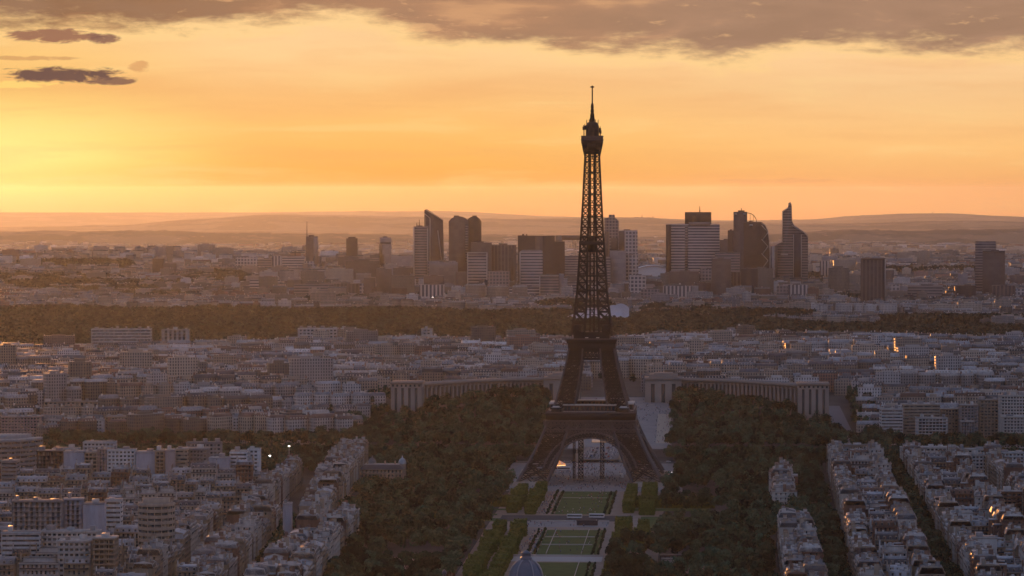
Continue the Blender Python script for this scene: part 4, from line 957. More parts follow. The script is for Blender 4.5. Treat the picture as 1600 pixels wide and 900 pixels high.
# ---------------------------------------------------------------- modern blocks, each placed by its own look
def block(px0, px1, ytop, Y, depth, label, style='grid', wall=None, cat='apartment block', name='apartment_block', base=None, rot=0.0, group=None, fh=3.0, bay=3.4, extra=None, zlift=0.0):
    x0, x1 = pix(px0, Y), pix(px1, Y); w = x1 - x0; xc = (x0 + x1) / 2; zg = gz(xc, Y + depth / 2); H = zat(ytop, Y) - zg
    o = empty(name, (xc, Y, zg), rot, label, cat, group); wm = wall or W_PALE; fl = max(2, int(round(H / fh))); fh = H / fl
    FOOT.append([(x0 - 4, Y - 3), (x1 + 4, Y - 3), (x1 + 4, Y + depth + 4), (x0 - 4, Y + depth + 4)])
    a, c = -w / 2, w / 2
    b = MB(); b.prism([(a, 0), (c, 0), (c, depth), (a, depth)], -2.5, 0.0, cap=False)
    if style == 'blank': b.box(a, c, 0, depth, 0, H)
    else:
        q = {'grid': (bay, bay * .62, fh * .5, fh * .28), 'bands': (w - .4, w - 1.0, fh * .42, fh * .35), 'fins': (bay, bay * .5, fh * .92, fh * .04), 'balcony': (bay, bay * .8, fh * .66, fh * .2)}[style]
        facade(b, (a, 0), (c, 0), 0, fl, fh, *q, rec=1.1 if style == 'balcony' else .35, inset0=.2)
        dd = depth - .4
        q2 = {'grid': (bay, bay * .62, fh * .5, fh * .28), 'bands': (dd, dd - .6, fh * .42, fh * .35), 'fins': (bay, bay * .5, fh * .92, fh * .04), 'balcony': (min(bay, dd), min(bay, dd) * .8, fh * .66, fh * .2)}[style]
        facade(b, (c, 0), (c, depth), 0, fl, fh, *q2, inset0=.2); facade(b, (c, depth), (a, depth), 0, fl, fh, *q, inset0=.2); facade(b, (a, depth), (a, 0), 0, fl, fh, *q2, inset0=.2)
    b.build('wall', [wm, WIN[0]], o)
    b = MB(); b.box(a - .15, c + .15, -.15, depth + .15, H, H + .9, 0, 1, bottom=True); b.build('roof', [wm, GRAVELR], o)
    r = random.Random(int(px0 * 7 + ytop)); k = max(1, int(w / 9))
    for i in range(k):
        xx = a + w * (i + r.uniform(.25, .75)) / k; hw = min(w / 6, r.uniform(.8, 3.2)); y_ = depth * r.uniform(.1, .5); b = MB(); b.box(xx - hw, xx + hw, y_, y_ + depth * r.uniform(.2, .45), H + .9, H + .9 + r.uniform(.8, 3.2), 0, 1)
        b.build('roof_hut', [W_GREY if r.random() < .5 else W_PALE, ZINC], o)
    if style == 'balcony':
        for f in range(1, fl):
            b = MB(); b.box(a + .2, c - .2, -1.0, -.02, f * fh - .1, f * fh + .75, 0, 0, bottom=True); b.build('balcony', wm, o)
    if r.random() < .6: b = MB(); b.lathe([(.12, H + .9), (.06, H + 6)], 4, cx=a + w * r.random(), cy=depth / 2); b.build('antenna', DARKR, o)
    return o
W_DK = wall_mat('dark_cladding', (.075, .06, .055), .1); W_WH = wall_mat('white_cladding', (.58, .59, .61), .06); W_BR = wall_mat('bright_cladding', (.80, .80, .82), .03); W_BL = wall_mat('blue_grey_wall', (.34, .36, .42), .06); W_BE = wall_mat('beige_wall', (.42, .36, .30), .08); W_PK = wall_mat('pinkish_wall', (.40, .32, .31), .08)
MOD = [
 (56, 97, 706, 2560, 14, 'dark brown slab with tall pale vertical fins', 'fins', W_DK, 3.2), (98, 130, 707, 2555, 16, 'blank grey slab end beside the brown finned slab', 'blank', W_BL, 3), (131, 150, 708, 2556, 20, 'narrow slab with stacked dark balconies beside the blank grey end', 'balcony', W_BE, 3), (151, 165, 703, 2556, 14, 'narrow tower of vertical strips between balconies and pale slab', 'fins', W_PK, 2.4),
 (166, 210, 704, 2552, 14, 'pale blue slab with a wide grid of windows', 'grid', W_BR, 3.0), (211, 240, 708, 2548, 18, 'plain blue-grey slab end next to the pale blue slab', 'blank', W_BL, 3), (241, 256, 706, 2550, 22, 'brown slab with stacked balcony recesses', 'balcony', W_BE, 3), (257, 272, 705, 2546, 16, 'smooth pinkish slab end', 'blank', W_PK, 3), (273, 292, 703, 2552, 20, 'slab with slanting pale balcony bands beside the pinkish end', 'bands', W_BE, 3),
 (293, 324, 703, 2560, 16, 'dark gridded slab with thin pale mullions', 'grid', W_GREY, 2.6), (325, 357, 717, 2530, 14, 'wide smooth pale wall below the rooftop masts', 'blank', W_BL, 3), (358, 385, 708, 2540, 24, 'slab of bold pale horizontal balcony stripes', 'bands', W_BR, 3), (386, 405, 703, 2562, 12, 'slab ending in a bright white vertical frame', 'grid', W_BR, 3.2),
 (80, 121, 702, 2600, 14, 'low pale blue rooftop block behind the brown slab', 'bands', W_WH, 3), (128, 178, 692, 2625, 14, 'pale flat-topped block rising behind the slab row', 'grid', W_WH, 3), (290, 345, 693, 2650, 14, 'grey stepped block behind the gridded slab', 'grid', W_GREY, 3),
 (16, 96, 785, 2070, 13, 'long slab with dark vertical window bays near the lower corner', 'fins', W_GREY, 3.4), (97, 127, 782, 2074, 13, 'blue-grey bayed slab continuing the long slab', 'fins', W_BL, 3.0), (128, 160, 789, 2066, 14, 'blank blue wall closing the bayed slabs', 'blank', W_BL, 3), (162, 187, 783, 2120, 12, 'white slab with slanted balcony fronts', 'bands', W_WH, 3),
 (0, 60, 834, 1965, 13, 'long low white banded block at the photo edge', 'bands', W_WH, 3), (61, 152, 832, 1972, 13, 'long pale block with blue window bands', 'grid', W_PALE, 3), (88, 140, 847, 1905, 12, 'pale block with a white top floor before the stone tower', 'grid', W_PALE, 3), (143, 178, 843, 1900, 16, 'stone corner tower with rows of dark balconies', 'balcony', W_STONE, 2.8),
 (441, 455, 789, 2170, 14, 'thin blank slab end with a pale edge above the park trees', 'blank', W_BL, 3), (0, 24, 722, 2480, 16, 'grey stepped office block at the photo edge', 'bands', W_GREY, 3),
 (1522, 1560, 842, 1985, 12, 'smooth white gable block among the near roofs', 'blank', W_PALE, 3), (1560, 1602, 708, 2690, 12, 'white flat block with dark windows on the avenue quarter edge', 'grid', W_WH, 3), (1519, 1556, 712, 2700, 12, 'pale low block beside the white flat block', 'grid', W_WH, 3), (1566, 1600, 770, 2330, 14, 'red brick block with a grid of deep windows', 'grid', W_BRICK, 3.2), (1492, 1522, 802, 2180, 12, 'pale blank block halfway down the wide quarter', 'blank', W_PALE, 3),
 (1295, 1372, 697, 2765, 12, 'long brown flat-topped block closing the long strip', 'grid', W_STONE, 4), (1410, 1500, 700, 2762, 12, 'long pale roofed block closing the wide quarter', 'grid', W_PALE, 3.4), (1500, 1560, 703, 2766, 12, 'bright roofed long block behind the white flat block', 'grid', W_PALE, 3.4),
 # along the far bank and on the hill, big enough to single out
 (0, 62, 652, 3110, 18, 'pink stone corner building at the photo edge by the river trees', 'grid', W_PK, 3), (63, 160, 657, 3120, 14, 'long white banded front lining the far bank', 'grid', W_WH, 3), (66, 160, 629, 3230, 16, 'tall stone front with slate roof behind the white banded front', 'fins', W_STONE, 4.4), (160, 262, 628, 3240, 16, 'wide grey stone front continuing the tall slate-roofed one', 'fins', W_GREY, 4.0), (163, 208, 652, 3130, 15, 'dark gabled front beside the long white one', 'grid', W_STONE, 3), (210, 256, 650, 3125, 15, 'grey flat front with dark balconies', 'balcony', W_GREY, 3), (258, 296, 650, 3118, 15, 'blue-framed office front with a dark centre', 'bands', W_BL, 3), (297, 345, 655, 3128, 14, 'brick apartment front by the river trees', 'grid', W_BRICK, 3), (346, 400, 653, 3122, 14, 'white apartment front by the river trees', 'grid', W_WH, 3), (401, 470, 655, 3130, 14, 'beige apartment front by the river trees', 'grid', W_BE, 3), (471, 522, 652, 3126, 14, 'grey apartment front ending the riverside fronts', 'grid', W_GREY, 3), (523, 583, 614, 3300, 18, 'pale stepped building with a turret at the palace end', 'fins', W_STONE, 3.2),
 (1378, 1412, 640, 3080, 18, 'building with a curved pale glass front near the climbing avenue', 'bands', W_WH, 3.4), (1413, 1470, 633, 3105, 14, 'banded stone block behind the curved glass front', 'bands', W_BE, 3), (1434, 1482, 654, 3060, 14, 'white block with a checker of dark balconies', 'balcony', W_WH, 3.2), (1471, 1500, 640, 3120, 14, 'beige block in the riverside row away from the sunset', 'grid', W_STONE, 3), (1501, 1530, 634, 3108, 14, 'grey block with a slate top in the riverside row', 'grid', W_GREY, 3), (1503, 1524, 660, 3050, 12, 'narrow block with tall vertical bays above the trees', 'fins', W_GREY, 2.4), (1531, 1563, 626, 3112, 14, 'plain stone block with small windows in the riverside row', 'grid', W_STONE, 3.4), (1564, 1610, 619, 3090, 14, 'tall pale stone building at the photo edge', 'grid', W_PALE, 2.8), (1568, 1612, 652, 3040, 12, 'pale building with a white cornice among the trees', 'grid', W_PALE, 3),
 (1345, 1400, 596, 3500, 14, 'long grey stone front beside the climbing avenue', 'grid', W_STONE, 3), (1401, 1462, 599, 3495, 14, 'long grey front next along the avenue crest', 'fins', W_GREY, 3), (1463, 1512, 600, 3490, 14, 'middle front of the crest terrace', 'grid', W_STONE, 3), (1513, 1565, 603, 3485, 14, 'last dark-topped front of the crest terrace', 'grid', W_GREY, 3),
 (367, 442, 560, 3950, 14, 'wide white block with square windows on the hill', 'grid', W_WH, 4.4), (335, 455, 585, 3780, 16, 'long low grey block with a dark roof below the white one', 'bands', W_GREY, 4), (352, 430, 600, 3700, 14, 'pale long banded block in front of the grey one', 'bands', W_BE, 4), (1253, 1284, 547, 4150, 16, 'white gridded block high on the hill', 'grid', W_WH, 4.6), (1285, 1310, 547, 4145, 20, 'blank bright wall joined to the white gridded block', 'blank', W_WH, 4), (142, 235, 515, 4310, 20, 'long white block standing against the dark wood', 'bands', W_WH, 4), (252, 294, 516, 4310, 20, 'pale ribbed block against the dark wood', 'fins', W_PALE, 6), (465, 540, 514, 4310, 20, 'white stepped block against the wood edge', 'grid', W_WH, 5), (658, 675, 514, 4310, 16, 'small pale cube-like block by the wood', 'grid', W_PALE, 5), (213, 262, 581, 3850, 14, 'pale long roofed hall with arched windows', 'grid', W_BE, 4), (485, 520, 560, 4000, 14, 'lilac block with wide windows behind the hill roofs', 'grid', W_BL, 4), (118, 130, 561, 4020, 12, 'small bluish block with two rows of big windows', 'grid', W_BL, 4), (1510, 1517, 576, 3700, 8, 'small bright blue wrapped block on the hill', 'blank', mat('blue_wrap', (.25, .42, .62), .6), 3), (1452, 1470, 583, 3690, 12, 'small white shed-roofed block on the hill', 'blank', W_WH, 3), (580, 690, 572, 3900, 14, 'long grey block behind the sunset-side palace wing', 'bands', W_GREY, 4), (1120, 1240, 566, 3850, 14, 'long dark block behind the other palace wing', 'bands', W_GREY, 4),
]
for i, (a, c, yt, Y, d, lab, st, wm, bay) in enumerate(MOD):
    block(a, c, yt, Y, d, lab, st, wm, bay=bay, rot=hr.uniform(-.04, .04), fh=3.0 if Y < 3400 else 4.2)
# curved office block with banded glazing
def ringblock(px, Y, r, ytop, label, wm, a0, a1, n, name='office_block', cat='office block'):
    x = pix(px, Y); zg = gz(x, Y); H = zat(ytop, Y - r) - zg; o = empty(name, (x, Y, zg), 0, label, cat); fl = int(H / 3.6); fh = H / fl
    P_ = [(r * math.cos(a0 + (a1 - a0) * i / n), r * math.sin(a0 + (a1 - a0) * i / n)) for i in range(n + 1)]
    b = MB(); 
    for i in range(n): facade(b, P_[i], P_[i + 1], 0, fl, fh, math.dist(P_[i], P_[i + 1]) - .1, math.dist(P_[i], P_[i + 1]) - .4, fh * .45, fh * .3, inset0=.05)
    b.face([(*P_[-1], 0), (*P_[0], 0), (*P_[0], H), (*P_[-1], H)]); b.build('wall', [wm, WIN[0]], o)
    b = MB(); b.prism(P_, H, H + 1.2, 0, 1); Q_ = [(x_ * .75, y_ * .75) for x_, y_ in P_]; b.prism(Q_, H + 1.2, H + 4.0, 0, 1); b.build('roof', [wm, GRAVELR], o)
    FOOT.append([(x - r - 3, Y - r - 3), (x + r + 3, Y - r - 3), (x + r + 3, Y + r + 3), (x - r - 3, Y + r + 3)])
ringblock(-5, 2745, 38, 690, 'large curved grey office block with dark window bands at the photo edge', W_GREY, -math.pi, 0, 14)
ringblock(243, 2030, 11.5, 790, 'rounded corner apartment building with stacked curved balconies', W_BE, -math.pi, 0, 8, 'apartment_block', 'apartment block')
# mansion with two domed turrets in the woods
o = empty('mansion', (-103, 2598, 0), -ROT, 'pale mansion with two small domed turrets alone in the park woods', 'mansion')
b = MB(); facade(b, (-17, -9), (17, -9), 0, 5, 3.5, 3, 1.3, 2.2); facade(b, (17, -9), (17, 13), 0, 5, 3.5, 3, 1.3, 2.2); facade(b, (17, 13), (-17, 13), 0, 5, 3.5, 3, 1.3, 2.2); facade(b, (-17, 13), (-17, -9), 0, 5, 3.5, 3, 1.3, 2.2); b.build('wall', [W_STONE, WIN[0]], o)
b = MB(); b.prism([(-17.4, -9.4), (17.4, -9.4), (17.4, 13.4), (-17.4, 13.4)], 17.5, 21.0, 0, 1, poly2=[(-14, -6), (14, -6), (14, 10), (-14, 10)]); b.build('roof', [SLATE, ZINC], o)
for x in (-9, 15):
    e = empty_part('turret', o); b = MB(); b.lathe([(3, 0), (3, 20.5)], 10, cx=x, cy=11); b.build('wall', W_STONE, e); b = MB(); b.lathe([(3.3, 20.5), (3.1, 22.5), (2.1, 24.3), (.5, 25.4), (.3, 27), (0, 27.3)], 10, cx=x, cy=11); b.build('dome', ZINC, e)
for x in (-12, 2, 10): b = MB(); b.box(x - .5, x + .5, 2, 5, 18, 23.5); b.build('chimney', W_STONE, o)
# slate dome of the military school
DOMS = mat('dome_slate', (.085, .12, .18), .35, .5, noise=.12, scale=.6)
o = empty('domed_hall', (7.6, 1752, 0), -ROT, 'blue-grey slate dome with lantern topping the hall at the lawns\' end', 'domed hall')
b = MB(); n = 8
for (r0, z0, r1, z1) in ((9.9, 27, 9.9, 29.5), (9.2, 29.5, 8.9, 32), (8.9, 32, 8.2, 34.6), (8.2, 34.6, 6.9, 37.2), (6.9, 37.2, 5.0, 39.2), (5.0, 39.2, 3.1, 40.2)):
    sq = lambda r, z: [(x_ * r, y_ * r) for x_, y_ in ((-1, -.5), (-.5, -1), (.5, -1), (1, -.5), (1, .5), (.5, 1), (-.5, 1), (-1, .5))]
    b.prism(sq(r0, z0), z0, z1, poly2=sq(r1, z1))
b.build('dome', DOMS, o); b = MB()
for (x_, y_) in ((-1, -.5), (-.5, -1), (.5, -1), (1, -.5)):
    pr = [(9.3, 29.5), (9.0, 32), (8.3, 34.6), (7.0, 37.2), (5.1, 39.2), (3.2, 40.2)]
    for (ra, za), (rb, zb) in zip(pr, pr[1:]): b.bar((x_ * ra, y_ * ra, za), (x_ * rb, y_ * rb, zb), .5)
b.build('rib', mat('lead_rib', (.30, .34, .40), .4), o)
b = MB(); b.lathe([(3.2, 40.2), (3.2, 41.4), (2.6, 41.5), (2.5, 43.4), (2.9, 43.5), (2.2, 44.2), (.8, 45.0), (0, 45.2)], 10); b.build('lantern', DOMS, o)
b = MB(); b.box(-13, 13, -12, 12, 0, 27); b.box(-14, 14, -13, 13, 27, 27.8, bottom=True); b.build('wall', STONE, o)
for s in (-1, 1): b = MB(); b.box(s * 24 - 11, s * 24 + 11, -8, 8, 0, 20); b.prism([(s * 24 - 11, -8), (s * 24 + 11, -8), (s * 24 + 11, 8), (s * 24 - 11, 8)], 20, 26, 1, poly2=[(s * 24 - 9, -4), (s * 24 + 9, -4), (s * 24 + 9, 4), (s * 24 - 9, 4)]); b.build('wing', [STONE, SLATE], o)
for s in (-1, 1): b = MB(); b.lathe([(.8, 27.8), (.8, 31.2), (1.1, 31.3), (.5, 32.3), (0, 33)], 8, cx=s * 10.7, cy=-9); b.build('corner_urn', STONE, o)
b = MB(); b.lathe([(.4, 27.8), (.9, 29), (.9, 32.6), (1.3, 32.8), (1.1, 34.2), (.3, 35), (0, 35.3)], 10); tag(b.build('finial_dome', DOMS, None, (-36.2, 1750, 0)), 'small blue domed finial poking up at the frame\'s lower border', 'finial')
o = empty('garden_pavilion', (-58, 2078, .2), -ROT, 'pale low garden ruin with bright columns on sand between trees', 'pavilion')
for (x0, x1, y0, y1, hh) in ((-14, -9, 0, 12, 4), (4, 9, -6, 0, 7), (-14, 0, 12, 14, 5)): b = MB(); b.box(x0, x1, y0, y1, 0, hh); b.build('wall', W_PALE, o)
for x in (-8, -4, 0, 12): b = MB(); b.lathe([(.6, 0), (.5, 7), (.9, 7.2), (.9, 7.8), (0, 7.8)], 8, cx=x, cy=-4); b.build('column', W_PALE, o)

# ---------------------------------------------------------------- the far quarters: thousands of small houses read as one mass
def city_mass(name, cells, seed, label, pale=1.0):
    b = MB(); r = random.Random(seed)
    for (x, y, ang, w, d, H, style, run) in cells:
        rr = random.Random(run)
        zg = gz(x, y) - 1.5; c, s = math.cos(ang), math.sin(ang); T_ = lambda px_, py_: (x + px_ * c - py_ * s, y + px_ * s + py_ * c)
        R_ = lambda x0, x1, y0, y1: [T_(x0, y0), T_(x1, y0), T_(x1, y1), T_(x0, y1)]
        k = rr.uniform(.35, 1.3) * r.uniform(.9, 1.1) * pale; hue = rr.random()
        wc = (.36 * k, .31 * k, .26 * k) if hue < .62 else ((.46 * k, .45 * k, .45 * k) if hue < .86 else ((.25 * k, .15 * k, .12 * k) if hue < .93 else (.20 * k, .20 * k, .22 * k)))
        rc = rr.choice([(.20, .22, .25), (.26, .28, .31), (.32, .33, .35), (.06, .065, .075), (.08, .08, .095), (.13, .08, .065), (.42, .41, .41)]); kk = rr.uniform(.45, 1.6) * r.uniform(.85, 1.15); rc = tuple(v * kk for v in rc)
        b.prism(R_(-w / 2, w / 2, 0, d), zg, zg + H, 0, 1, tint=wc, u0=r.randrange(9) * 2.7, cap=False)
        if style == 0:
            h1 = r.uniform(2.2, 3.8); b.prism(R_(-w / 2, w / 2, 0, d), zg + H, zg + H + h1, 1, 1, poly2=R_(-w / 2 + .3, w / 2 - .3, 1.6, d - 1.6), tint=rc)
            top = zg + H + h1
            if r.random() < .5:
                for i in range(int(w / 3.2)):
                    xx = -w / 2 + 1.6 + 3.2 * i; b.prism(R_(xx - .6, xx + .6, .4, 1.6), zg + H + .3, zg + H + 2.1, 0, 1, tint=(.5, .48, .45))
        else:
            b.face([(*p, zg + H) for p in R_(-w / 2, w / 2, 0, d)], None, 1, tint=rc if style == 1 else (.36, .35, .35)); top = zg + H
            b.prism(R_(-w / 4, w / 5, d * .3, d * .7), top, top + r.uniform(1.5, 3.2), 2, 1, tint=wc)
        for q in range(r.randrange(1, 5)):
            xx = r.choice([-w / 2 + .5, w / 2 - .5, r.uniform(-w / 3, w / 3)]); yy = r.uniform(1.5, d - 3); L = r.uniform(1.2, 3.4); cc = r.choice([(.45, .40, .34), (.25, .14, .10), (.6, .58, .56)])
            b.prism(R_(xx - .4, xx + .4, yy, yy + L), top - 1, top + r.uniform(1.0, 2.6), 2, 2, tint=cc)
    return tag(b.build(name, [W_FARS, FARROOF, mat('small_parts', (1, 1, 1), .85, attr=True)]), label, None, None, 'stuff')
def city_cells(Y0, Y1, dY, xl, xr, wr, hr_, seed, dens=1.0, gap=0.0, hgrow=1.0, tall=.04):
    r = random.Random(seed); out = []; Y = Y0
    nz = lambda x, y: math.sin(x * .0043 + y * .0021 + seed) + math.sin(x * .0017 - y * .0035 + 2.1 * seed)
    while Y < Y1:
        x = xl(Y) - 40; left = 0
        while x < xr(Y) + 40:
            w = r.uniform(*wr); a = round(nz(x, Y) * 1.4) * .28
            if left <= 0: left = r.randrange(2, 7); Hrun = r.uniform(*hr_); run = r.randrange(10 ** 9); dyr = r.uniform(-.32, .32) * dY
            left -= 1
            if r.random() < dens:
                H = Hrun * r.uniform(.95, 1.05) * (1 + .12 * nz(x * 2, Y * 2)); st = 0 if r.random() < .68 else r.choice([1, 2])
                if r.random() < tall: H *= r.uniform(1.25, 1.7); w *= r.uniform(1, 1.8); st = 2
                out.append((x + w / 2, Y + dyr, a, w, r.uniform(10, 14), H, st, run))
            x += w + (r.uniform(2, 14) if r.random() < .22 else .5) + gap * r.random()
        Y += dY * r.uniform(.8, 1.2)
    return out
XL = lambda Y: pix(-30, Y); XR = lambda Y: pix(1630, Y)
def clear_cells(cells):
    out = []
    for c in cells:
        x, y = c[0], c[1]; px = 800 + x / y * F; u = (x - TX) * CA - (y - TY) * SA; v = (x - TX) * SA + (y - TY) * CA
        if v < 350: continue
        if -235 < u < 250 and v < 672: continue
        if 308 < x < 336 and y < 3420: continue
        if abs(u) < 34 and v < 900: continue
        if any(abs(x - (p[0][0] + p[1][0]) / 2) < (p[1][0] - p[0][0]) / 2 + 4 and p[0][1] - 26 < y < p[2][1] + 4 for p in FOOT if p[0][1] > 3020 and abs(p[0][1] - y) < 80): continue
        out.append(c)
    return out
near_c = clear_cells(city_cells(3085, 3900, 23, XL, XR, (11, 26), (15, 24), 3))
hill_c = clear_cells(city_cells(3900, 4330, 24, XL, XR, (12, 30), (14, 23), 5))
city_mass('hill_quarter', near_c, 31, 'packed grey stone houses with zinc roofs climbing behind the river and palace')
city_mass('hill_quarter', hill_c, 32, 'crowded small roofs between the hill crest and the dark wood')
# beyond the wood
PXO = lambda c: 800 + c[0] / c[1] * F
far1 = [c for c in city_cells(6100, 8600, 40, XL, XR, (12, 34), (9, 20), 8, .75, 7, tall=.10) if c[1] > np.interp(PXO(c), [0, 300, 700, 900, 1000], [6430, 6390, 6300, 6180, 6120])]
far1 += [c for c in city_cells(6900, 7700, 60, lambda Y: pix(430, Y), lambda Y: pix(1290, Y), (18, 46), (24, 44), 18, .55, 14, tall=.1)]
far2 = city_cells(8600, 13000, 90, XL, XR, (16, 48), (8, 22), 9, .62, 22, tall=.12)
far3 = city_cells(13000, 27000, 260, XL, XR, (30, 110), (9, 22), 10, .5, 60, tall=.14)
cells_right = [c for c in city_cells(5550, 6100, 32, lambda Y: pix(1000, Y), XR, (12, 34), (9, 17), 12, .78, 6, tall=.06) if c[1] > np.interp(PXO(c), [1000, 1100, 1500, 1660], [6090, 5950, 5700, 5560])]
def edge_ok(c): return not (c[1] < 6560 and 800 + c[0] / c[1] * F < 1000)
city_mass('suburb', [c for c in far1 if gz(c[0], c[1]) < 40], 33, 'pale suburban houses spread between the wood and the towers')
city_mass('suburb', far2, 34, 'hazy suburban roofs at the feet of the distant towers', 1.4)  # wall tint raised with distance, standing in for brighter haze
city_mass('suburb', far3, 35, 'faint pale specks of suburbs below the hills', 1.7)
city_mass('suburb', cells_right, 36, 'low suburban houses before the wood edge away from the sunset')

# ---------------------------------------------------------------- trees
LEAF = mat('leaves', (1, 1, 1), 0.9, 0.12, attr=True)
BARK = mat('bark', (0.06, 0.05, 0.04), 0.95, 0.1)
rs = np.random.RandomState(11)
def leaf_quads(cent, rad, hgt, n, size, col, squash=.8, jitter=.35, lobes=6):
    """leaf clumps spread over lobed crowns; returns corner coordinates (M,4,3) and tints (M,3)"""
    N = len(cent); M = N * n
    cid = np.repeat(np.arange(N), n)
    la = rs.rand(N, lobes) * 2 * np.pi; lr = .55 * rs.rand(N, lobes) ** .5; lz = rs.uniform(-.35, .55, (N, lobes)); ls = rs.uniform(.38, .62, (N, lobes))
    li = rs.randint(0, lobes, M); A = la[cid, li]; Rr = lr[cid, li]
    d = rs.randn(M, 3); d /= np.linalg.norm(d, axis=1)[:, None]; d[:, 2] = np.where(d[:, 2] < -.45, -d[:, 2], d[:, 2])
    q = ls[cid, li] * rs.uniform(.72, 1.05, M)
    p = np.stack([Rr * np.cos(A), Rr * np.sin(A), lz[cid, li]], 1) + d * q[:, None]
    p[:, :2] *= rad[cid][:, None]; p[:, 2] *= (hgt[cid] / 1.6) * squash
    P_ = cent[cid] + p
    nn = d + rs.randn(M, 3) * jitter; nn /= np.linalg.norm(nn, axis=1)[:, None]
    ref = rs.randn(M, 3); t = np.cross(nn, ref); t /= np.linalg.norm(t, axis=1)[:, None]; s = np.cross(nn, t)
    sz = size * rs.uniform(.6, 1.15, M)[:, None] * .5
    quad = np.stack([P_ - t * sz - s * sz, P_ + t * sz - s * sz * .7, P_ + t * sz * .8 + s * sz, P_ - t * sz + s * sz], 1)
    tree_k = rs.uniform(.35, 1.9, N); warm = rs.uniform(0, 1, N); lobe_k = rs.uniform(.8, 1.25, (N, lobes))
    k = (tree_k[cid] * lobe_k[cid, li] * rs.uniform(.7, 1.35, M))[:, None]
    c = np.asarray(col)[None, :] * k * np.stack([1 + .25 * warm[cid], np.ones(M), 1 - .1 * warm[cid]], 1)
    return quad, c
def quads_mesh(name, quads, tints, m):
    M = len(quads); me = bpy.data.meshes.new(name); me.vertices.add(4 * M); me.vertices.foreach_set('co', quads.astype(np.float32).ravel())
    me.loops.add(4 * M); me.loops.foreach_set('vertex_index', np.arange(4 * M, dtype=np.int32)); me.polygons.add(M)
    me.polygons.foreach_set('loop_start', np.arange(M, dtype=np.int32) * 4); me.polygons.foreach_set('loop_total', np.full(M, 4, np.int32)); me.update(calc_edges=True)
    at = me.attributes.new('tint', 'FLOAT_COLOR', 'CORNER'); tt = np.ones((M, 4, 4), np.float32); tt[:, :, :3] = tints[:, None, :]; at.data.foreach_set('color', tt.ravel())
    me.materials.append(m); return me
GREEN = (0.028, 0.062, 0.040)
crowns = []
for k in range(7):
    q, c = leaf_quads(np.array([[0, 0, 9.6]]), np.array([5.4]), np.array([11.5]), 680, 1.0, GREEN, lobes=8)
    c *= [0.6, 1.35, 1.0, .5, 1.9, 1.2, .8][k] / max(.5, float(c[:, 1].mean()) / .06); crowns.append(quads_mesh('crown', q, c, LEAF))
q, c = leaf_quads(np.array([[0, 0, 9.0]]), np.array([5.6]), np.array([9.5]), 520, 1.1, (.13, .115, .028), lobes=9); crown_y = quads_mesh('crown', q, c, LEAF)
trunks = []
for k in range(3):
    b = MB(); b.lathe([(.5, -.3), (.36, 1.2), (.3, 4.5), (.22, 7.5)], 7)
    for j in range(5):
        a = j * 1.26 + k; b.bar((0, 0, 4 + j * .6), (2.6 * math.cos(a), 2.6 * math.sin(a), 8 + j * .5), .2)
    trunks.append(b.mesh('trunk', BARK))
def inside(poly, x, y):
    c = False; n = len(poly)
    for i in range(n):
        (x0, y0), (x1, y1) = poly[i], poly[(i + 1) % n]
        if (y0 > y) != (y1 > y) and x < (x1 - x0) * (y - y0) / (y1 - y0) + x0: c = not c
    return c
def leftb(Y): return np.interp(Y, [1830, 2230, 2240, 2505, 2830, 2840, 3100], [-110, -98, -122, -118, -116, -330, -420])
def rightb(Y): return np.interp(Y, [1830, 2180, 2190, 2750, 2780, 3100], [146, 170, 216, 255, 560, 620])
def keep_clear(x, y):
    rel = (x - TX, y - TY); u = rel[0] * CA - rel[1] * SA; v = rel[0] * SA + rel[1] * CA
    if abs(u) < 32 and v < 700: return True
    if -30 < v < 0 and False: return True
    if abs(u) < 72 and -95 < v < 190: return True
    if abs(u) < 62 and v < -95 and (u < 0 or v > -560): return True
    if 160 < v < 332: return True
    if 495 < v < 660 and 60 < abs(u) < 240 and v > 632 - 98 * (min(max((abs(u) - 68) / 128, 0), 1)) ** 1.75: return True
    if abs(u) < 63 and v > 330: return True
    if -112 < u < -36 and (-260 < v < -205 or -352 < v < -318): return True
    if 32 < u < 112 and (-262 < v < -205 or -400 < v < -305 or -195 < v < -140): return True
    if -84 < x < -40 and 2035 < y < 2125: return True
    if 70 < x < 121 and 2000 < y < 2088: return True
    if 310 < x < 334 and y > 2940: return True
    if -126 < x < -80 and 2555 < y < 2645: return True
    return False
pts = []
def scatter(n_try, xf, Y0, Y1, gap, zone, hs=(11, 20), clear=True):
    cell = {}; out = []
    for _ in range(n_try):
        Y = rnd.uniform(Y0, Y1); a, b_ = xf(Y); x = rnd.uniform(a, b_)
        if clear and keep_clear(x, Y): continue
        if any(inside(p, x, Y) for p in FOOT if abs(p[0][0] - x) < 60 and abs(p[0][1] - Y) < 60): continue
        k = (int(x // gap), int(Y // gap)); ok = True
        for i in (-1, 0, 1):
            for j in (-1, 0, 1):
                for (px_, py_) in cell.get((k[0] + i, k[1] + j), ()):
                    if (px_ - x) ** 2 + (py_ - Y) ** 2 < gap * gap: ok = False
        if ok: cell.setdefault(k, []).append((x, Y)); pts.append((x, Y, rnd.uniform(*hs), zone))
XU = lambda u: (lambda Y: TX + u + (Y - TY) * SA)
scatter(16000, lambda Y: (leftb(Y), XU(-50)(Y)), 1890, 2860, 9.0, 'park woods on the sunset side of the lawns')
scatter(16000, lambda Y: (XU(34)(Y), rightb(Y)), 1890, 2870, 9.0, 'park woods away from the sunset')
scatter(9000, lambda Y: (TX - 250, TX + 290), 3045, 3345, 8.6, 'slope below the palace', (13, 20))
scatter(900, lambda Y: (TX - 76, TX - 30), 3040, 3300, 8.6, 'slope below the palace', (10, 14), False) if False else None
scatter(2500, lambda Y: (212 + (Y - 1836) * .077 + 36, 212 + (Y - 1836) * .077 + 44), 1860, 2800, 7.2, 'avenue between the long house strips', (12, 16), False)
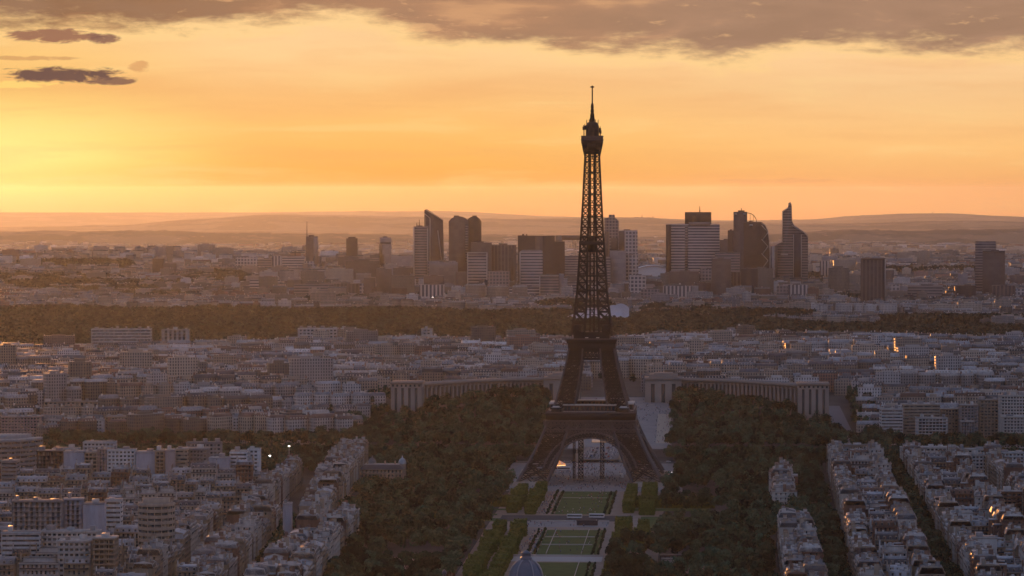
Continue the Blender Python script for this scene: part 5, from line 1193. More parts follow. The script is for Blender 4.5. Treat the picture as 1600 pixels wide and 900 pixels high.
scatter(2500, lambda Y: (-156, -151), 1860, 2300, 7.5, 'avenue behind the nearest corner houses', (12, 15), False)
scatter(2500, lambda Y: (176 + (Y - 1836) * .077, 190 + (Y - 1836) * .077), 1860, 2360, 7.5, 'avenue between the long house strips', (12, 16), False)
scatter(1400, lambda Y: (-300, -150), 2720, 2850, 8.5, 'trees round the floodlights', (11, 16), False)
scatter(600, lambda Y: (-345, -150), 2630, 2700, 9, 'trees round the floodlights', (10, 13), False) if False else None
for (va, vb, zone) in ((150, 162, 'riverside avenue'), (187, 191, 'riverside quay'), (309, 313, 'far bank quay'), (333, 344, 'far bank avenue')):
    for side in (-1, 1):
        u = 62 if side > 0 else -62
        while abs(u) < 520:
            for v in (va, vb):
                x, y = uv(u + rnd.uniform(-2, 2), v + rnd.uniform(-2, 2))
                if True: pts.append((x, y, rnd.uniform(13, 18), zone))
            u += side * rnd.uniform(7.5, 9.5)
pts = [p for p in pts if -20 < p[0] / p[1] * F + 800 + 0 < 1622 or True]
vis = [p for p in pts if -12 < p[0] / p[1] * F + 800 < 1612]
vis.sort(key=lambda p: p[1]); near, rest = vis[:296], vis[296:]
for (x, y, hh, zone) in near:
    sc_ = hh / 15.5; o = empty('park_tree', (x, y, gz(x, y)), rnd.random() * 6.28, 'dark leafy tree in the ' + zone, 'tree', 'trees in the ' + zone); o.scale = (sc_ * rnd.uniform(.85, 1.15), sc_ * rnd.uniform(.85, 1.15), sc_)
    link('crown', crowns[rnd.randrange(7)], o); link('trunk', trunks[rnd.randrange(3)], o)
for i, (px, Y) in enumerate(((1108, 2052), (1135, 2046), (1122, 2030), (672, 2032))):
    x = pix(px, Y); o = empty('autumn_tree', (x, Y, 0), i * 1.3, ['yellow-green tree beside the pale sand, nearest the glass monument', 'yellow-green tree beside the pale sand, farthest from the glass monument', 'yellow-green tree between its two twins near the monument', 'lone yellow-green tree by the sandy clearing on the sunset side'][i], 'tree')
    link('crown', crown_y, o); link('trunk', trunks[i % 3], o); o.scale = (.9, .9, .82)
R_ = np.array([(p[0], p[1], gz(p[0], p[1]), p[2]) for p in rest])
sc_ = R_[:, 3] / 15.5
q, c = leaf_quads(np.stack([R_[:, 0], R_[:, 1], R_[:, 2] + 9.6 * sc_], 1), 5.4 * sc_, 11.5 * sc_, 230, 1.6, GREEN, lobes=7)
tag(link('woodland', quads_mesh('woodland', q, c, LEAF)), 'dark leafy woodland round the tower, its river and the palace slope', None, None, 'stuff')
print('TREES', len(near), len(rest))

# ---------------------------------------------------------------- far woods
rw = np.random.RandomState(5)
def far_wood(name, pts_, rad, hgt, n, size, col, label):
    P_ = np.array([(x, y, gz(x, y) + hgt * .55) for x, y in pts_]); N = len(P_)
    q, c = leaf_quads(P_, rad * rw.uniform(.8, 1.3, N), hgt * rw.uniform(.85, 1.2, N), n, size, col, lobes=3)
    return tag(link(name, quads_mesh(name, q, c, LEAF)), label, None, None, 'stuff')
def band(Y0, Y1, pa, pb, gap, keep=1.0, wob=0.0):
    out = []; Y = Y0
    while Y < Y1:
        x = pix(pa, Y)
        while x < pix(pb, Y):
            if rnd.random() < keep: out.append((x + rnd.uniform(-.4, .4) * gap, Y + rnd.uniform(-.4, .4) * gap))
            x += gap
        Y += gap
    return out
wood = [p for p in band(4330, 6900, -60, 1660, 13.5) if p[1] < np.interp(800 + p[0] / p[1] * F, [-60, 300, 700, 900, 1000, 1100, 1300, 1660], [6380, 6330, 6250, 6120, 6060, 5900, 5620, 5500]) + 60 * math.sin(p[0] * .02) and p[1] > 4365 + 30 * math.sin(p[0] * .013) + 16 * math.sin(p[0] * .041)]
far_wood('far_wood', wood, 8.2, 15, 20, 4.2, (.032, .048, .034), 'broad dark wood stretching across the view behind the hill quarter')
patch = []
for (px, py, rx, ry) in ((60, 437, 130, 8), (150, 447, 120, 9), (330, 437, 60, 12), (560, 470, 90, 4), (1060, 487, 60, 8), (1290, 442, 45, 14), (1300, 462, 90, 6), (690, 462, 60, 3), (120, 412, 90, 4), (1500, 500, 120, 3), (1450, 420, 90, 2), (900, 478, 60, 5), (245, 462, 60, 3), (1180, 492, 90, 4)):
    for _ in range(int(rx * ry * .9)):
        a, r_ = rnd.uniform(0, 6.28), math.sqrt(rnd.random()); x, Y = ground_at(px + rx * r_ * math.cos(a), py + ry * r_ * math.sin(a), 8); patch.append((x, Y))
far_wood('far_wood', patch, 12, 17, 16, 6.5, (.030, .040, .028), 'dark tree clumps scattered among the far suburbs')
hillt = [p for p in band(3500, 4340, -30, 1630, 30, .10)] + [(pix(rnd.uniform(725, 840), Y), Y) for Y in np.linspace(3905, 3990, 70)] + [(pix(rnd.uniform(600, 622), 3320), 3320) for _ in range(8)]
far_wood('street_foliage', hillt, 5.5, 15, 46, 2.4, GREEN, 'small trees scattered in streets of the hill quarter')

# ---------------------------------------------------------------- office towers on the skyline
def stripe_mat(name, light, dark, kind, period, share, rough=.35):
    if name in MATS: return MATS[name]
    m = bpy.data.materials.new(name); m.use_nodes = True; t = NT(m.node_tree); b = m.node_tree.nodes['Principled BSDF']
    uvn = t.node('ShaderNodeUVMap'); s = t.node('ShaderNodeSeparateXYZ'); t.l.new(uvn.outputs[0], s.inputs[0])
    fh = t.m('LESS_THAN', t.m('FRACT', t.m('DIVIDE', s.outputs[1], period)), share); fv = t.m('LESS_THAN', t.m('FRACT', t.m('DIVIDE', s.outputs[0], period)), share)
    k = {'h': fh, 'v': fv, 'g': t.m('MAXIMUM', fh, fv), 'n': None}[kind]
    geo = t.node('ShaderNodeNewGeometry')
    wn = t.node('ShaderNodeTexWhiteNoise', noise_dimensions='2D'); t.l.new(t.xyz(t.m('FLOOR', t.m('DIVIDE', s.outputs[0], period * 1.3)), t.m('FLOOR', t.m('DIVIDE', s.outputs[1], period)), 0.0), wn.inputs[0])
    dk = t.mix(wn.outputs[0], dark, tuple(min(1, v * (1.25 if kind == 'n' else 1.9) + .003) for v in dark)); n = t.step(t.noise(geo.outputs['Position'], .02, 4), .3, .7, .85, 1.15)
    lt = t.mix(n, tuple(v * .86 for v in light), tuple(v * 1.1 for v in light))
    c = dk if k is None else t.mix(k, dk, lt); t.l.new(c, b.inputs['Base Color'])
    if k is None: b.inputs['Roughness'].default_value = rough
    else: t.l.new(t.step(k, 0, 1, rough, .8), b.inputs['Roughness'])
    b.inputs['Specular IOR Level'].default_value = .35; MATS[name] = m; return m
LIGHT, MID, DRK, GLS = (.42, .40, .40), (.22, .20, .20), (.035, .03, .032), (.05, .055, .065)
SM = {
 'hw': stripe_mat('white_bands', LIGHT, (.05, .05, .06), 'h', 6.4, .42), 'hd': stripe_mat('dull_bands', MID, (.05, .05, .055), 'h', 6.0, .5), 'vw': stripe_mat('white_fins', LIGHT, (.05, .05, .06), 'v', 8.0, .45),
 'vd': stripe_mat('dark_fins', (.12, .10, .10), DRK, 'v', 8.0, .4), 'gw': stripe_mat('pale_grid', LIGHT, (.06, .06, .07), 'g', 8.0, .35), 'gd': stripe_mat('dull_grid', MID, (.05, .05, .06), 'g', 7.0, .35),
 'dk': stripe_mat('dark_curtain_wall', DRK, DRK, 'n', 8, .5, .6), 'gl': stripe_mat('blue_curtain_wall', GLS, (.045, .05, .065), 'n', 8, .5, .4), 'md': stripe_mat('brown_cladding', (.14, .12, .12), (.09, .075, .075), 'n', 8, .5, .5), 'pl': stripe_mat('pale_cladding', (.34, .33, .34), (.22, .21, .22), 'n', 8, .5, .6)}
EDGE = mat('pale_edge', (.5, .5, .5), .5)
def outline_tower(pts_, ybase, Y, depth, m, label, name='office_tower', cat='office tower', side=None, extras=(), rot=0.0):
    """a skyline shape given as (px, py) from the foot up and over; becomes a solid DEPTH metres deep at distance Y"""
    xs_ = [pix(p[0], Y) for p in pts_]; xc = (min(xs_) + max(xs_)) / 2; zg = gz(xc, Y); rot = rot or (-math.atan2(xc, Y) - .02 if xc > 200 else 0.0); o = empty(name, (xc, Y, zg), rot, label, cat)
    P_ = [(x - xc, zat(p[1], Y) - zg) for x, p in zip(xs_, pts_)]; P_ = [(P_[0][0], -6.0)] + P_ + [(P_[-1][0], -6.0)]
    b = MB(); n = len(P_)
    b.face([(x, 0, z) for x, z in P_], P_, 0); b.face([(x, depth, z) for x, z in P_[::-1]], P_[::-1], 0)
    for i in range(n):
        (xa, za), (xb, zb) = P_[i], P_[(i + 1) % n]; flat = abs(zb - za) < abs(xb - xa)
        b.face([(xa, 0, za), (xa, depth, za), (xb, depth, zb), (xb, 0, zb)], [(0, za), (depth, za), (depth, zb), (0, zb)], 1 if flat else 0)
    b.build('facade', [SM[m] if isinstance(m, str) else m, GRAVELR], o)
    loc = lambda px, py: (pix(px, Y) - xc, zat(py, Y) - zg)
    for e in extras:
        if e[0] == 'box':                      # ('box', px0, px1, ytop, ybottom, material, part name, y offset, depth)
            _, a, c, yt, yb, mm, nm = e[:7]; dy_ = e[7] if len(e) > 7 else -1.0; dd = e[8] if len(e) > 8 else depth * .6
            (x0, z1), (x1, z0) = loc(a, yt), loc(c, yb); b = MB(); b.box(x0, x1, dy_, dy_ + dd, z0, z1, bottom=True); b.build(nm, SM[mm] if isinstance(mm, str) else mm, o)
        elif e[0] == 'mast':
            _, a, yt, yb = e; (x0, z1), (_, z0) = loc(a, yt), loc(a, yb); b = MB(); b.lathe([(1.4, z0), (.9, (z0 + z1) / 2), (.5, z1)], 5, cx=x0, cy=depth / 2); b.build('antenna', DARKR, o)
        elif e[0] == 'line':                   # bright edge along points
            _, pl, wd, mm = e; b = MB(); q = [loc(*p) for p in pl]
            for (xa, za), (xb, zb) in zip(q, q[1:]): b.bar((xa, -.9, za), (xb, -.9, zb), wd, 1.6, caps=True)
            b.build('edge_trim', mm, o)
    return o
R2 = lambda a, c, yt, yb=474: [(a, yb), (a, yt), (c, yt), (c, yb)]
def rt(a, c, yt, yb, Y, m, label, extras=(), depth=32, roof=True, **k):
    ex = list(extras)
    if roof and c - a > 8: r = random.Random(a * 3 + yt); q = r.uniform(.2, .45); ex.append(('box', a + (c - a) * q, a + (c - a) * (q + .35), yt - 1.6, yt + .2, 'md', 'roof_plant', depth * .3, depth * .4))
    return outline_tower(R2(a, c, yt, yb), yb, Y, depth, m, label, extras=ex, **k)
def gold_patch():
    m = bpy.data.materials.new('gold_patch'); m.use_nodes = True; t = NT(m.node_tree); t.n.clear(); a = t.node('ShaderNodeBsdfTransparent'); a.inputs[0].default_value = (1, .82, .42, 1)
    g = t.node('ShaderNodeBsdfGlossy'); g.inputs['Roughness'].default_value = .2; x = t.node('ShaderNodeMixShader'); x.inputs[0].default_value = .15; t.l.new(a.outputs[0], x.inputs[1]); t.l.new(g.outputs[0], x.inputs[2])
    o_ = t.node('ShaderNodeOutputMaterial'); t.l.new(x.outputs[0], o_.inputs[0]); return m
rt(478, 496, 369.5, 420, 8700, 'gl', 'lone dark tower farthest on the sunset side with a thin mast', [('box', 490, 496.3, 371, 418, 'pl', 'side_wall', -1.2, 20), ('mast', 479, 346, 370), ('box', 482, 490, 367.5, 370, 'dk', 'roof_plant', 8, 12)], roof=False)
rt(541, 558, 372.5, 415, 8600, 'dk', 'second lone tower, dark, with chamfered top corners', [('box', 544, 555, 370.3, 373, 'dk', 'roof_plant', 4, 20)], roof=False)
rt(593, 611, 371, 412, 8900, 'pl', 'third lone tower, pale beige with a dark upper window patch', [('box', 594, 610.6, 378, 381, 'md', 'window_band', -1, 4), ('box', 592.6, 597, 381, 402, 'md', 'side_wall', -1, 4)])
rt(646, 668.5, 354, 436, 7450, 'hd', 'slim dark tower with bright vertical edges before the slanted tower', [('line', [(646.7, 438), (646.7, 355)], 2.6, EDGE), ('line', [(668, 438), (668, 357)], 2.0, EDGE), ('mast', 655, 343, 354), ('mast', 651, 348, 354)])
outline_tower([(663, 410), (663, 328), (666.5, 327), (692, 343.5), (693.5, 410)], 410, 7700, 38, 'gl', 'glass tower with a steeply slanted knife-edge top', extras=[('line', [(663.5, 334), (672, 341), (672, 408)], 1.6, EDGE), ('line', [(666, 328), (692, 344)], 2.2, EDGE), ('line', [(684, 360), (690, 408)], 2.0, EDGE)])
arc = lambda x0, x1, y0, s, n=7: [(x0 + (x1 - x0) * i / n, y0 - s * max(0.0, math.sin(math.pi * i / n)) ** .6) for i in range(n + 1)]
outline_tower([(701, 412)] + arc(701, 732, 346, 8) + [(732, 412)], 412, 7600, 36, 'md', 'broad dark tower with a rounded top, sunset side of a twin pair', extras=[('box', 709, 717, 336.8, 339.5, 'md', 'roof_plant', 8, 14), ('box', 727, 731, 350, 410, 'hd', 'side_wall', -1, 5)])
outline_tower([(731, 412)] + arc(729, 752, 346, 8) + [(752, 384)], 412, 7640, 36, 'dk', 'narrower dark rounded tower, the other of the twin pair', extras=[('box', 738, 745, 336.8, 339.5, 'md', 'roof_plant', 8, 14)])
rt(736, 768.5, 379, 440, 7560, 'md', 'wide dull block stepping down from the rounded twin towers')
rt(768, 807, 383, 445, 7570, 'vd', 'wide dark ribbed block next to the dull stepped block', [('box', 780, 793, 380.5, 383.4, 'md', 'roof_plant', 8, 16), ('box', 799, 803, 388, 440, 'md', 'side_wall', -1, 4)], roof=False)
rt(730.5, 761, 394.5, 474, 7080, 'hw', 'pale-framed slab tower with horizontal window bands', [('line', [(730.8, 472), (730.8, 394.5), (760.8, 394.5), (760.8, 472)], 2.0, EDGE), ('box', 732, 760, 394.8, 398, 'pl', 'parapet', -1.2, 4)], roof=False)
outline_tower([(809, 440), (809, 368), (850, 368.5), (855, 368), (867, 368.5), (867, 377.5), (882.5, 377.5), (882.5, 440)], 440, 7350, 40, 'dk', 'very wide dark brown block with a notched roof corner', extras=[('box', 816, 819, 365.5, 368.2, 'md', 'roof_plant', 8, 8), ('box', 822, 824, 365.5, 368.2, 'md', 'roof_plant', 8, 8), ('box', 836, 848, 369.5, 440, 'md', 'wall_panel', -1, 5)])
o = rt(868, 879.5, 368, 379, 7400, gold_patch(), 'gold-tinted box added for the bright patch beside the notched dark block', roof=False)  # added see-through box; its gold tint paints a bright patch of light
outline_tower([(812, 450), (812, 394), (816, 391.5), (829, 391), (846, 391.5), (848, 393.5), (848, 450)], 450, 7100, 34, 'hw', 'pale banded slab tower before the very wide dark block', extras=[('line', [(812.6, 449), (812.6, 394)], 2.4, EDGE)])
rt(843, 873, 430, 472, 6950, 'hd', 'low green-grey glass block before the hollow arch', [('line', [(843.5, 470), (843.5, 430.5), (873, 430.5)], 1.6, EDGE)]); rt(873.5, 881, 428, 468, 6960, 'pl', 'white windowless service tower beside the low green-grey block')
rt(796, 843, 449, 471, 6960, 'hw', 'low pale banded block with rounded end between slab towers'); rt(881, 905, 440, 470, 7000, 'hd', 'low banded block in front of the hollow arch')
# hollow cube arch
Y = 7900; x0, x1 = pix(868, Y), pix(921, Y); xc = (x0 + x1) / 2; zg = gz(xc, Y); o = empty('hollow_arch', (xc, Y, zg), -.06, 'huge hollow square arch building with orange haze through its opening', 'arch building'); h1 = zat(368, Y) - zg; w = (x1 - x0) / 2; L_ = 15; bz = zat(400, Y) - zg
for s in (-1, 1): b = MB(); b.box(min(s * w, s * (w - L_)), max(s * w, s * (w - L_)), 0, 60, -5, h1); b.build('leg', SM['md'], o)
b = MB(); b.box(-w + L_, w - L_, 0.2, 60, h1 - 11, h1 - .2, bottom=True); b.build('roof_beam', SM['md'], o); b = MB(); b.box(-w + L_, w - L_, .2, 60, -5, bz); b.build('podium', SM['hd'], o)
b = MB(); b.bar((3, 20, bz), (3, 20, h1 - 10), 2.2); b.bar((8, 20, bz), (8, 20, h1 - 10), 1.2); b.build('lift_shaft', EDGE, o)
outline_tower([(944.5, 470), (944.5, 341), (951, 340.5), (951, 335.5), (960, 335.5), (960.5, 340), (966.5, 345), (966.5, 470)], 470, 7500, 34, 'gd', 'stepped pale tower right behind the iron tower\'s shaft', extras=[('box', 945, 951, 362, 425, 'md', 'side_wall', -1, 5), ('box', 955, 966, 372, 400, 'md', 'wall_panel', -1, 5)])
rt(966.5, 996, 360, 440, 7450, 'gw', 'pale square-gridded tower next to the stepped one', [('box', 967, 976, 361, 396, 'md', 'side_wall', -1, 5)])
rt(953, 978, 392, 470, 7150, 'pl', 'plain pale block in front of the gridded tower'); rt(940, 954, 402, 472, 7120, 'hd', 'narrow banded block partly behind the iron tower'); rt(977, 997, 398, 440, 7180, 'gw', 'small pale gridded block beneath the gridded tower')
# vaulted white hall
Y = 7600; xa, xb = pix(992, Y), pix(1049, Y); xc = (xa + xb) / 2; zg = gz(xc, Y); o = empty('vaulted_hall', (xc, Y, zg), 0, 'low white vaulted shell hall between the gridded tower and banded giant', 'hall'); w = (xb - xa) / 2; zt, z0 = zat(415.5, Y) - zg, zat(430, Y) - zg
b = MB(); n = 14; A_ = [(-w + 2 * w * i / n, z0 + (zt - z0) * math.sin(math.pi * (.14 + .72 * i / n)) ** .8) for i in range(n + 1)]
for (p, q) in zip(A_, A_[1:]): b.face([(p[0], 0, p[1]), (q[0], 0, q[1]), (q[0], 70, q[1] + 1), (p[0], 70, p[1] + 1)]); b.face([(p[0], 0, -4), (q[0], 0, -4), (q[0], 0, q[1]), (p[0], 0, p[1])])
b.build('shell', mat('white_shell', (.8, .8, .8), .5), o)
b = MB(); [b.bar((p[0], -.6, p[1] + .5), (q[0], -.6, q[1] + .5), 1.4) for p, q in zip(A_, A_[1:])]; b.build('edge_rib', EDGE, o)
# banded giant
rt(1041, 1124, 350, 446, 7400, 'hw', 'giant wide tower of pale horizontal bands under a dark cap', [('box', 1040.5, 1048.5, 351, 446, 'dk', 'side_wall', -1.5, 10), ('box', 1070, 1111, 331.5, 351, 'dk', 'dark_cap', 6, 26), ('mast', 1093, 322, 332), ('box', 1076, 1110, 347, 352, 'pl', 'parapet', -1.2, 4), ('box', 1070, 1075, 352, 440, 'hd', 'recess', -1.2, 3)], depth=40, roof=False)
rt(1137, 1146, 360, 400, 7800, 'dk', 'thin dark tower squeezed between giant and curved towers'); rt(1124, 1142, 375, 400, 7900, 'md', 'small dull block peeking beside the banded giant')
outline_tower([(1146, 440), (1146, 331), (1167, 331), (1167, 440)], 440, 7550, 34, 'gl', 'straight dark tower with logo panel below a skeletal curved crest', extras=[('box', 1153, 1163, 328.8, 331.2, 'dk', 'roof_plant', 8, 10), ('mast', 1158, 325, 330), ('box', 1148, 1151.5, 333.5, 335.5, EDGE, 'sign_panel', -1, 2), ('box', 1161, 1165, 333.5, 335.8, EDGE, 'sign_panel', -1, 2),
  ('line', [(1167, 332.5), (1173, 333.5), (1178, 337), (1181, 342), (1182.5, 348)], 1.2, IRON), ('line', [(1167, 347), (1183, 347.5)], 1.2, IRON), ('line', [(1172, 333), (1172, 347)], .8, IRON), ('line', [(1177, 336), (1177, 347)], .8, IRON)])
cv = [(1162, 470), (1162, 348)] + [(1188 + 15 * math.sin(t), 347 + 47 * (1 - math.cos(t))) for t in np.linspace(0, 1.57, 8)] + [(1203.5, 430), (1202, 470)]
xl_ = [('line', [(1190, 349), (1196, 352), (1200, 362), (1202, 378), (1203, 400), (1203, 430), (1200, 468)], 1.2, EDGE)] + [('line', [(1190 + (i % 2) * 10, 352 + i * 11), (1200 - (i % 2) * 8, 363 + i * 11)], 1.1, EDGE) for i in range(10)]
outline_tower(cv, 470, 7300, 36, 'dk', 'dark tower whose outer side bulges in a white-trussed curve', extras=xl_ + [('box', 1170, 1176, 345, 348, 'md', 'roof_plant', 8, 10), ('box', 1171, 1176.5, 350.5, 353.2, EDGE, 'sign_panel', -1, 2)])
rt(1203.5, 1210, 385, 430, 7700, 'vw', 'thin pale ribbed tower behind the curved truss tower')
outline_tower([(1212, 446), (1212, 383), (1222, 378), (1222, 330), (1231, 324), (1232, 317), (1235, 316), (1236.5, 322), (1237, 345), (1240, 352), (1257, 363), (1262, 369), (1262.5, 446)], 446, 7350, 38, 'hd', 'tallest tower with a folded roof rising to a needle spire',
  extras=[('line', [(1237, 352), (1257, 364), (1262, 370)], 2.2, EDGE), ('line', [(1232.5, 320), (1235.5, 317)], 2.0, EDGE), ('box', 1240, 1252, 366, 446, 'gl', 'dark_glass_bay', -1.3, 6), ('line', [(1240, 366), (1240, 446)], 1.2, EDGE), ('line', [(1252, 366), (1252, 446)], 1.2, EDGE), ('box', 1220, 1231, 396.5, 398.5, EDGE, 'sign_panel', -1.3, 2), ('box', 1211, 1215, 384, 446, 'md', 'side_wall', -1.3, 5), ('line', [(1222.5, 379), (1222.5, 331), (1231, 325)], 1.4, EDGE)])
rt(1232, 1262, 445, 474, 6900, 'vw', 'low block of bold white vertical fins under the spired tower'); rt(1214, 1231, 446, 470, 6950, 'gd', 'low blue-grey block under the spired tower')
rt(1345, 1383.5, 403.5, 474, 6800, 'vd', 'lone square dark tower with fine vertical ribs away from the sunset', [('box', 1347, 1382, 403, 406, 'md', 'parapet', -1, 10), ('line', [(1383, 405), (1383, 470)], 1.4, EDGE)], roof=False)
rt(1524, 1556, 377, 430, 7300, 'hd', 'taller of two overlapping tower slabs near the photo edge', roof=False); rt(1535.5, 1570, 392, 448, 7150, 'md', 'lower dark slab overlapping the taller one', [('box', 1536, 1570.2, 391.8, 394, 'hd', 'parapet', -1, 4)])
LOWB = [(1419, 1473, 446, 474, 6850, 'hd', 'long dark banded block between the lone ribbed tower and edge'), (1494, 1525, 446, 474, 6850, 'dk', 'square dark block before the overlapping slabs'), (1550, 1586, 446, 474, 6860, 'vd', 'dark ribbed block under the overlapping slabs'), (1587, 1602, 452, 472, 6900, 'gw', 'pale block at the frame edge under the slabs'),
 (1392, 1406, 445, 466, 6960, 'gw', 'white gridded block beside the lone ribbed tower'), (1406, 1418, 447, 466, 6960, 'pl', 'plain white block beside the white gridded block'), (1384, 1397, 422, 440, 8200, 'md', 'small brown block behind the lone ribbed tower'), (1281, 1295, 408, 425, 8600, 'vw', 'small pale distant tower past the spired tower'), (1497, 1512, 428, 446, 7800, 'pl', 'small pale block between dark block and slabs'), (1578, 1600, 430, 446, 7900, 'md', 'dull rounded block at the far edge of the skyline'),
 (1117, 1156, 395, 440, 7200, 'hd', 'banded mid-height block below the skeletal-crested tower'), (1094, 1118, 420, 450, 7100, 'gd', 'dull gridded block at the banded giant\'s foot'), (1112, 1142, 404, 472, 6980, 'md', 'brown tower block before the curved dark tower'), (1143, 1158, 425, 470, 7000, 'vd', 'narrow dark ribbed block left of the curved tower\'s foot'.replace('left of', 'beside')), (1158, 1184, 420, 470, 6970, 'dk', 'dark squat block at the foot of the curved tower'),
 (1036, 1081, 447, 474, 6850, 'vw', 'low white ribbed block with many fins below the giant'), (1082, 1091, 447, 470, 6850, 'pl', 'pale windowless block ending the white ribbed one'), (1009, 1034, 440, 466, 6980, 'dk', 'low dark block before the vaulted hall'), (983, 1009, 430, 470, 6900, 'gw', 'mid-height block with pale lower window grid near the shaft'), (1046, 1092, 424, 448, 7100, 'md', 'dull wide podium block below the banded giant'), (1002, 1030, 452, 474, 6700, 'gd', 'little banded block in front of the low dark block'),
 (614, 646, 418, 440, 7500, 'md', 'dull low block behind the slim bright-edged tower'), (668, 712, 408, 434, 7300, 'gd', 'wide gridded block below the slanted tower'), (672, 715, 410, 416, 7290, 'pl', 'pale flat roof slab above the wide gridded block'), (662, 694, 431, 446, 7050, 'gl', 'blue-grey glass block below the slim bright-edged tower'), (655, 694, 445, 468, 6900, 'vw', 'low pale ribbed block under the blue-grey one'), (762, 796, 424, 470, 7000, 'gd', 'dull gridded block between two banded slab towers'), (712, 730, 425, 450, 7200, 'md', 'small brown block beside the pale-framed slab tower'), (712, 736, 462, 474, 6850, 'vw', 'tiny white ribbed block at the slab tower\'s foot'),
 (459, 521, 444, 476, 6960, 'hd', 'wide brown banded block on the sunset side before the lone towers'), (522, 562, 443, 476, 6950, 'vd', 'dark ribbed block joined to the wide brown banded block'), (562, 568, 443, 474, 6940, 'gw', 'slim pale gridded stair tower beside the ribbed block'), (568, 586, 434, 476, 6930, 'md', 'dark tower block with a gold roof edge'), (588, 612, 420, 482, 6900, 'md', 'plain mauve-brown tower block behind the gold-edged one'), (390, 437, 437, 460, 7200, 'hw', 'banded apartment slab on the sunset side near the woods'),
 (238, 256, 404, 432, 8000, 'dk', 'dark square block on the sunset-side horizon'), (255, 275, 411, 434, 7980, 'md', 'brown block joined to the dark square block'), (314, 336, 401, 421, 9000, 'pl', 'pale paired block alone on the sunset-side horizon'), (368, 402, 402, 430, 8400, 'gw', 'pale gridded slab with notched roof, sunset side'), (402, 424, 405, 430, 8300, 'hd', 'dull banded slab beside the notched roof slab'), (425, 440, 400, 428, 8350, 'vw', 'ribbed slab under the tower crane'), (441, 475, 401, 432, 8300, 'hw', 'white banded slab beside the crane'), (476, 490, 408, 432, 8250, 'gw', 'small gridded block before the lone dark tower'),
 (497, 502, 400, 418, 8500, 'gl', 'tiny dark block next to the lone dark tower'), (528, 560, 401, 420, 8550, 'md', 'dull block round the foot of the second lone tower'), (560, 592, 404, 432, 8300, 'hd', 'banded block between the second and third lone towers'), (611, 645, 400, 420, 8600, 'pl', 'pale long block behind the third lone tower'), (578, 600, 398, 408, 8900, 'md', 'dull roofline block behind the third lone tower'), (341, 366, 414, 428, 8300, 'gd', 'dull gridded block among trees, sunset side')]
for (a, c, yt, yb, Y, m, lab) in LOWB: rt(a, c, yt, yb, Y, m, lab, depth=22, roof=c - a > 20, name='office_block' if True else '', cat='office block')
for i, (a, c, yt) in enumerate(((131, 141, 399), (142, 157, 400), (160, 174, 399), (175, 184, 401), (185, 199, 400), (200, 207, 402), (209, 216, 399), (217, 230, 398), (231, 238, 402))):
    rt(a, c, yt, 416, 9300, 'vw' if i % 2 else 'gd', '%s slab from the photo edge in the sunset-side horizon estate' % ordw(i), roof=False, depth=24, name='apartment_slab', cat='apartment slab', group=None) if False else outline_tower(R2(a, c, yt, 416), 416, 9300, 24, 'vw' if i % 2 else 'gd', '%s pale slab counted from the photo edge in the sunset-side horizon estate' % ordw(i), 'apartment_slab', 'apartment slab')
# glass sail building in the wood
Y = 5750; x0 = pix(960, Y); zg = gz(x0, Y); o = empty('glass_sail_building', (x0, Y, zg), 0, 'building of curved pale glass sails in the dark wood behind the tower', 'sail building'); S_ = mat('sail_glass', (.62, .64, .74), .25, .6)
for (pa, pb, yt, yb, bul, dy_) in ((886, 922, 489, 500, .7, 0), (900, 940, 482, 500, .8, 14), (938, 972, 477, 502, 1, 6), (950, 984, 475, 503, .6, 20), (930, 952, 486, 503, .8, -8)):
    b = MB(); n = 8; xa, xb = pix(pa, Y) - x0, pix(pb, Y) - x0; z1, z0 = zat(yt, Y) - zg, zat(yb, Y) - zg
    for i in range(n):
        for j in range(4):
            f = lambda u, v: (xa + (xb - xa) * u, dy_ + 12 * math.sin(math.pi * v * .5) * bul, z0 + (z1 - z0) * (math.sin(math.pi * (.12 + .62 * u)) ** .9) * v)
            u0, u1, v0, v1 = i / n, (i + 1) / n, j / 4, (j + 1) / 4; b.face([f(u0, v0), f(u1, v0), f(u1, v1), f(u0, v1)])
    b.build('sail', S_, o)
b = MB(); b.box(-70, 25, 12, 40, -3, 12); b.build('base_wall', SM['pl'], o)
# tower crane, hill masts
def crane(px, yt, yb, Y, lab):
    x = pix(px, Y); zg = gz(x, Y); o = empty('tower_crane', (x, Y, zg), .3, lab, 'crane'); z1 = zat(yt, Y) - zg; b = MB(); b.bar((0, 0, 0), (0, 0, z1), 2.0); b.build('mast', IRON, o)
    b = MB(); b.bar((-18, 0, z1 - 4), (26, 0, z1 - 4), 1.6); b.bar((0, 0, z1 + 3), (24, 0, z1 - 3.5), .7); b.bar((0, 0, z1 + 3), (-16, 0, z1 - 3.5), .7); b.build('jib', IRON, o); b = MB(); b.box(-18, -13, -1.5, 1.5, z1 - 8, z1 - 4); b.build('counterweight', STONE, o)
crane(461, 392, 405, 8600, 'tower crane above roofs on the sunset side'); crane(70, 390, 400, 9400, 'small tower crane near the photo edge in the glow')
for px, yt, yb, w in ((1003, 335.5, 341, 7), (1020, 338, 341, 9), (1457, 330.5, 334, 10)):
    Y = 40000 if px < 1100 else 60000; z0 = zat(yb + 3, Y); z1 = zat(yt, Y); o = empty('radio_mast', (pix(px, Y), Y, z0), 0, {1003: 'thin radio mast on the hill crest beside the iron tower', 1020: 'lower stub mast on the hill crest past the thin one', 1457: 'lone radio mast on the hill away from the sunset'}[px], 'mast')
    b = MB(); b.lathe([(w, 0), (w * .5, z1 - z0)], 5); b.build('shaft', IRON, o); b = MB(); b.lathe([(w * 1.4, (z1 - z0) * .5), (w * 1.4, (z1 - z0) * .56)], 6); b.build('platform', IRON, o)
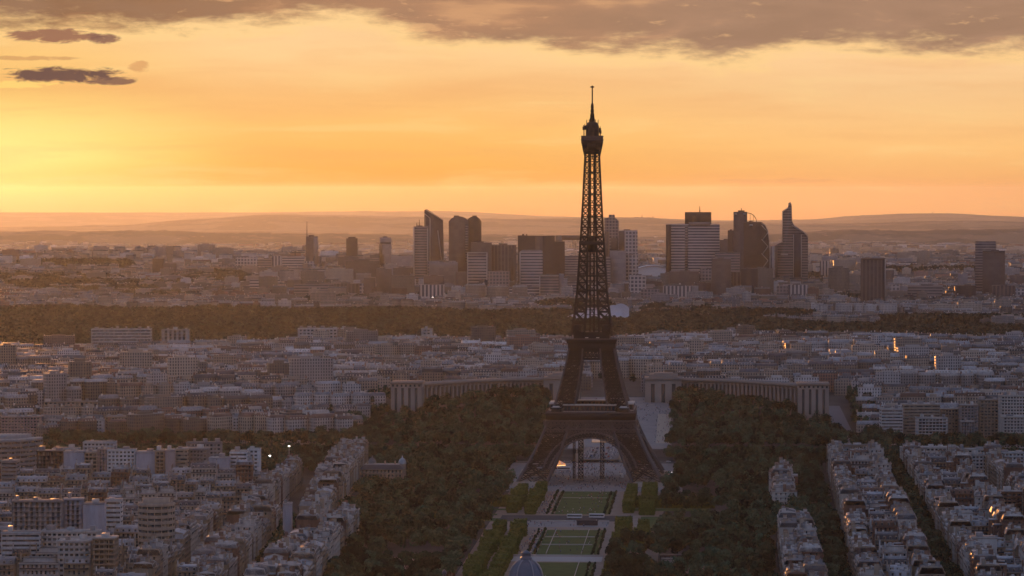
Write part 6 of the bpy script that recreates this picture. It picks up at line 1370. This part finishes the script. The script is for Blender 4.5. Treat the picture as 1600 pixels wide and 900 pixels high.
# street lights that burn in the far town
for i, (px, py, Y, lab) in enumerate(((676, 465, 6900, 'bright white light at the foot of the blue-grey glass block'), (748.5, 465, 6900, 'bright white light at the foot of the pale-framed slab tower'), (386, 523, 5100, 'white light among roofs by the wood on the sunset side'), (1534, 548, 4600, 'white light amid the hill roofs away from the sunset'), (1507, 528, 5000, 'small warm light at the wood edge away from the sunset'), (1580, 566, 4300, 'pinkish light near the photo edge on the hill'), (1050, 738, 2720, 'small lamp by trees beside the tower foot'), (1297, 697, 2740, 'lamp at the corner of the long strip'))):
    x = pix(px, Y); z = zat(py, Y); zg = gz(x, Y); o = empty('street_lamp', (x, Y, zg), 0, lab, 'lamp'); b = MB(); b.lathe([(.15, 0), (.1, z - zg)], 5); b.build('pole', DARKR, o)
    r = (1.5 if Y > 6000 else 1.1 if Y > 4000 else .35); b = MB(); b.lathe([(0, z - zg - r * .3), (r, z - zg), (r * .7, z - zg + r * .6), (0, z - zg + r * .8)], 8); b.build('lamp_head', LAMPW, o)

# ---------------------------------------------------------------- air
def build_haze():
    # a closed slab whose floor follows the falling ground
    x0, x1 = -16500, 16500; ys_ = [-800, 6000, 12000, 24000, 48000, 73000]
    zf = lambda y: -(y * y + 16500 ** 2) / R_EARTH - (245 if y > 9000 else 245 * y / 9000 + 36) if y > 0 else -60
    sec = [(y, zf(y)) for y in ys_]
    T = 345
    def vert(x): return [(x, y, z) for y, z in sec] + [(x, ys_[-1], T), (x, ys_[0], T)]
    L, Rr = vert(x0), vert(x1); n = len(L)
    me = bpy.data.meshes.new('haze'); v = L + Rr
    f = [tuple(range(n))[::-1], tuple(range(n, 2 * n))] + [(i, (i + 1) % n, (i + 1) % n + n, i + n) for i in range(n)]
    me.from_pydata(v, [], f); me.update()
    import bmesh
    bm = bmesh.new(); bm.from_mesh(me); bmesh.ops.recalc_face_normals(bm, faces=bm.faces); bm.to_mesh(me); bm.free()
    m = bpy.data.materials.new('haze_air'); m.use_nodes = True; t = NT(m.node_tree); t.n.clear()
    pv = t.node('ShaderNodeVolumePrincipled'); pv.inputs['Color'].default_value = (0.68, 0.76, 1.0, 1); pv.inputs['Absorption Color'].default_value = (1, 1, 1, 1)
    pv.inputs['Density'].default_value = 1.06e-5; pv.inputs['Anisotropy'].default_value = 0.75
    out = t.node('ShaderNodeOutputMaterial'); t.l.new(pv.outputs[0], out.inputs['Volume'])
    me.materials.append(m); o = link('haze', me); o['kind'] = 'stuff'
    return o
build_haze()
